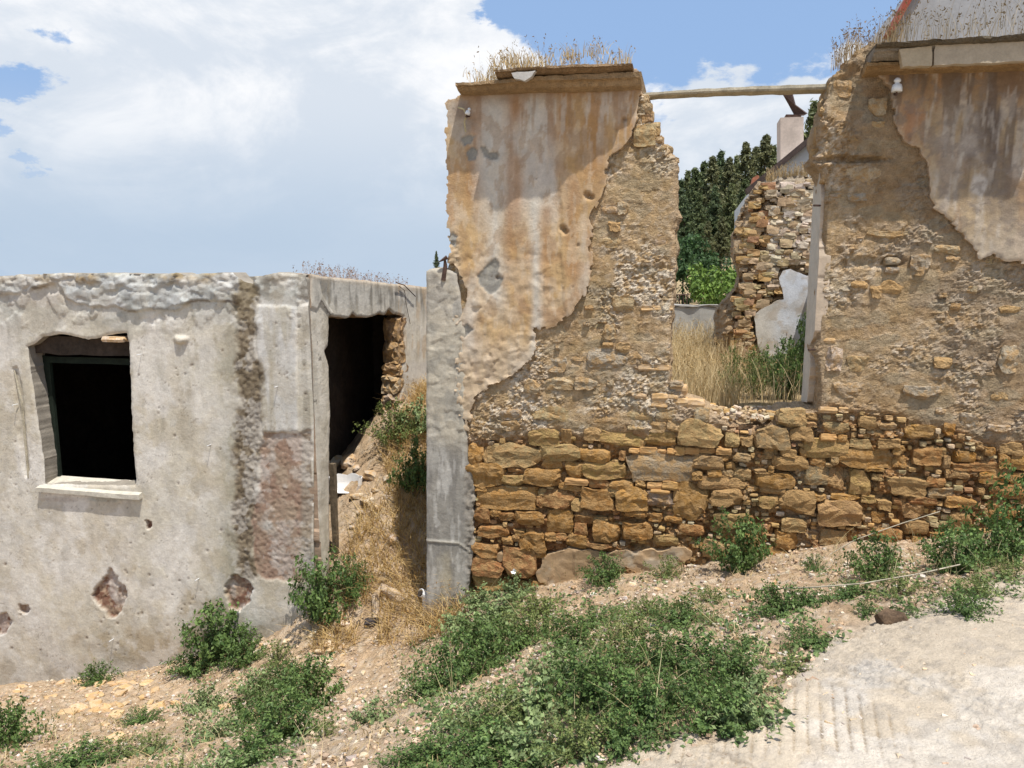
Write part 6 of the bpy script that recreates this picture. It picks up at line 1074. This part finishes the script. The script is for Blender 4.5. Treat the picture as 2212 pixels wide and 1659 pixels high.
tube('pipe', M_white, pc, [Vector(plane_pt(922, 1330, -.08)), Vector(plane_pt(922, 1300, -.08)), Vector(plane_pt(920, 1285, -.06)), Vector(plane_pt(908, 1280, -.02))], [.04, .04, .042, .038], 10); tube('pipe_mouth_shade', M_soot_shade, pc, [Vector(plane_pt(909, 1281, -.018)), Vector(plane_pt(907, 1280, -.012))], .033, 10)  # dark plug stands in for the shade inside the pipe
x, y, z = ground_hit(826, 1315); rt = tube('root', material('root_bark', source='rgb', color=(.42, .33, .24), var=.3, bumps=((60, .5, .006),)), None, [ground_hit(u, v)[:2] + (ground_hit(u, v)[2] + dz,) for u, v, dz in ((870, 1295, -.02), (850, 1290, .03), (826, 1284, .06), (812, 1300, .05), (812, 1340, .02))], [.05, .055, .05, .04, .03], 8); tag(rt, 'thick pale dead root curling over the alley slope', 'root')
x, y, z = ground_hit(800, 1350); sh = empty('old_rag', (x, y, z), 'small crumpled dark rag on the alley slope below the dead root', 'rag'); M_rag = material('dark_cloth', source='rgb', color=(.06, .05, .05), var=.4, bumps=((60, .6, .01),))
for i in range(2): o = link('rag_fold', stone_mesh(230 + i, q=.5, jit=.2, mat=M_rag), sh); o.location = (x + .06 * i, y + .04 * i, z + .03); o.scale = (.11, .09, .06); o.rotation_euler.z = i
x, y, z = ground_hit(1925, 1345); cl = link('soil_clod', stone_mesh(240, q=.5, jit=.2, mat=material('dark_clod', source='rgb', color=(.10, .065, .04), var=.5, bumps=((60, .8, .01),)))); cl.location = (x, y, z + .02); cl.scale = (.15, .09, .07); tag(cl, 'dark brown clod lying on the road edge', 'clod')
for (pts, lab) in [([(1640, 1300), (1760, 1297), (1860, 1290), (1945, 1275), (1985, 1268), (2070, 1248)], 'long thin dry stalk lying across the weeds below the right wall'), ([(1770, 1210), (1850, 1165), (1950, 1130), (2030, 1105)], 'thin dry stalk leaning against the foot of the right wall')]:
    P_ = []
    for i, (u, v) in enumerate(pts):
        if pts[0][0] == 1770: p_ = plane_pt(u, v, .35 - .05 * i)
        else:
            x, y, z = ground_hit(u, v + 8); p_ = (x, y, z + .10)
        P_.append(tuple(map(float, p_)))
    tag(tube('dry_stalk', M_wood, None, P_, .004, 5), lab, 'stalk')
# small sprig growing on the post, flower, litter
x, y, z = (float(q_) for q_ in plane_pt(943, 582, -.1)); e = empty('sprig', (x, y, z - .02), 'tiny dark green sprig growing from the top of the concrete post', 'plant')
o = bpy.data.objects.new('leaves', CON[0]); COL.objects.link(o); o.parent = e; e.scale = (.14, .14, .17)
M_petal = material('petal', source='rgb', color=(.8, .8, .78), var=.02, bumps=())
x, y, z = ground_hit(1113, 1290); fl = Vector(plane_pt(1111, 1236, .25)); fe = empty('white_flower', fl, 'single white flower above the pale weed before the stone wall', 'flower'); rs2 = np.random.RandomState(9); V, F = leaf_quads(np.array([list(fl)] * 5) + rs2.normal(0, .008, (5, 3)), np.tile([[0, -1, .5]], (5, 1)), .03, 1.2, rs2); link('petals', mesh_np('petals', V, F, M_petal, None, False), fe); tube('stem', M_leaf, fe, [fl, (fl.x, fl.y, t1(fl.x, fl.y))], .002, 4, (.1, .14, .05))
for (u, v, w_) in [(1470, 1300, .03), (1495, 1305, .035), (1195, 1600, .06), (560, 1405, .05), (880, 1035, .03), (1300, 1640, .05)]:
    rock(u, v, w_, 'bright white scrap of broken plaster lying among the weeds', 'white plaster scraps', (.62, .58, .52), .5)
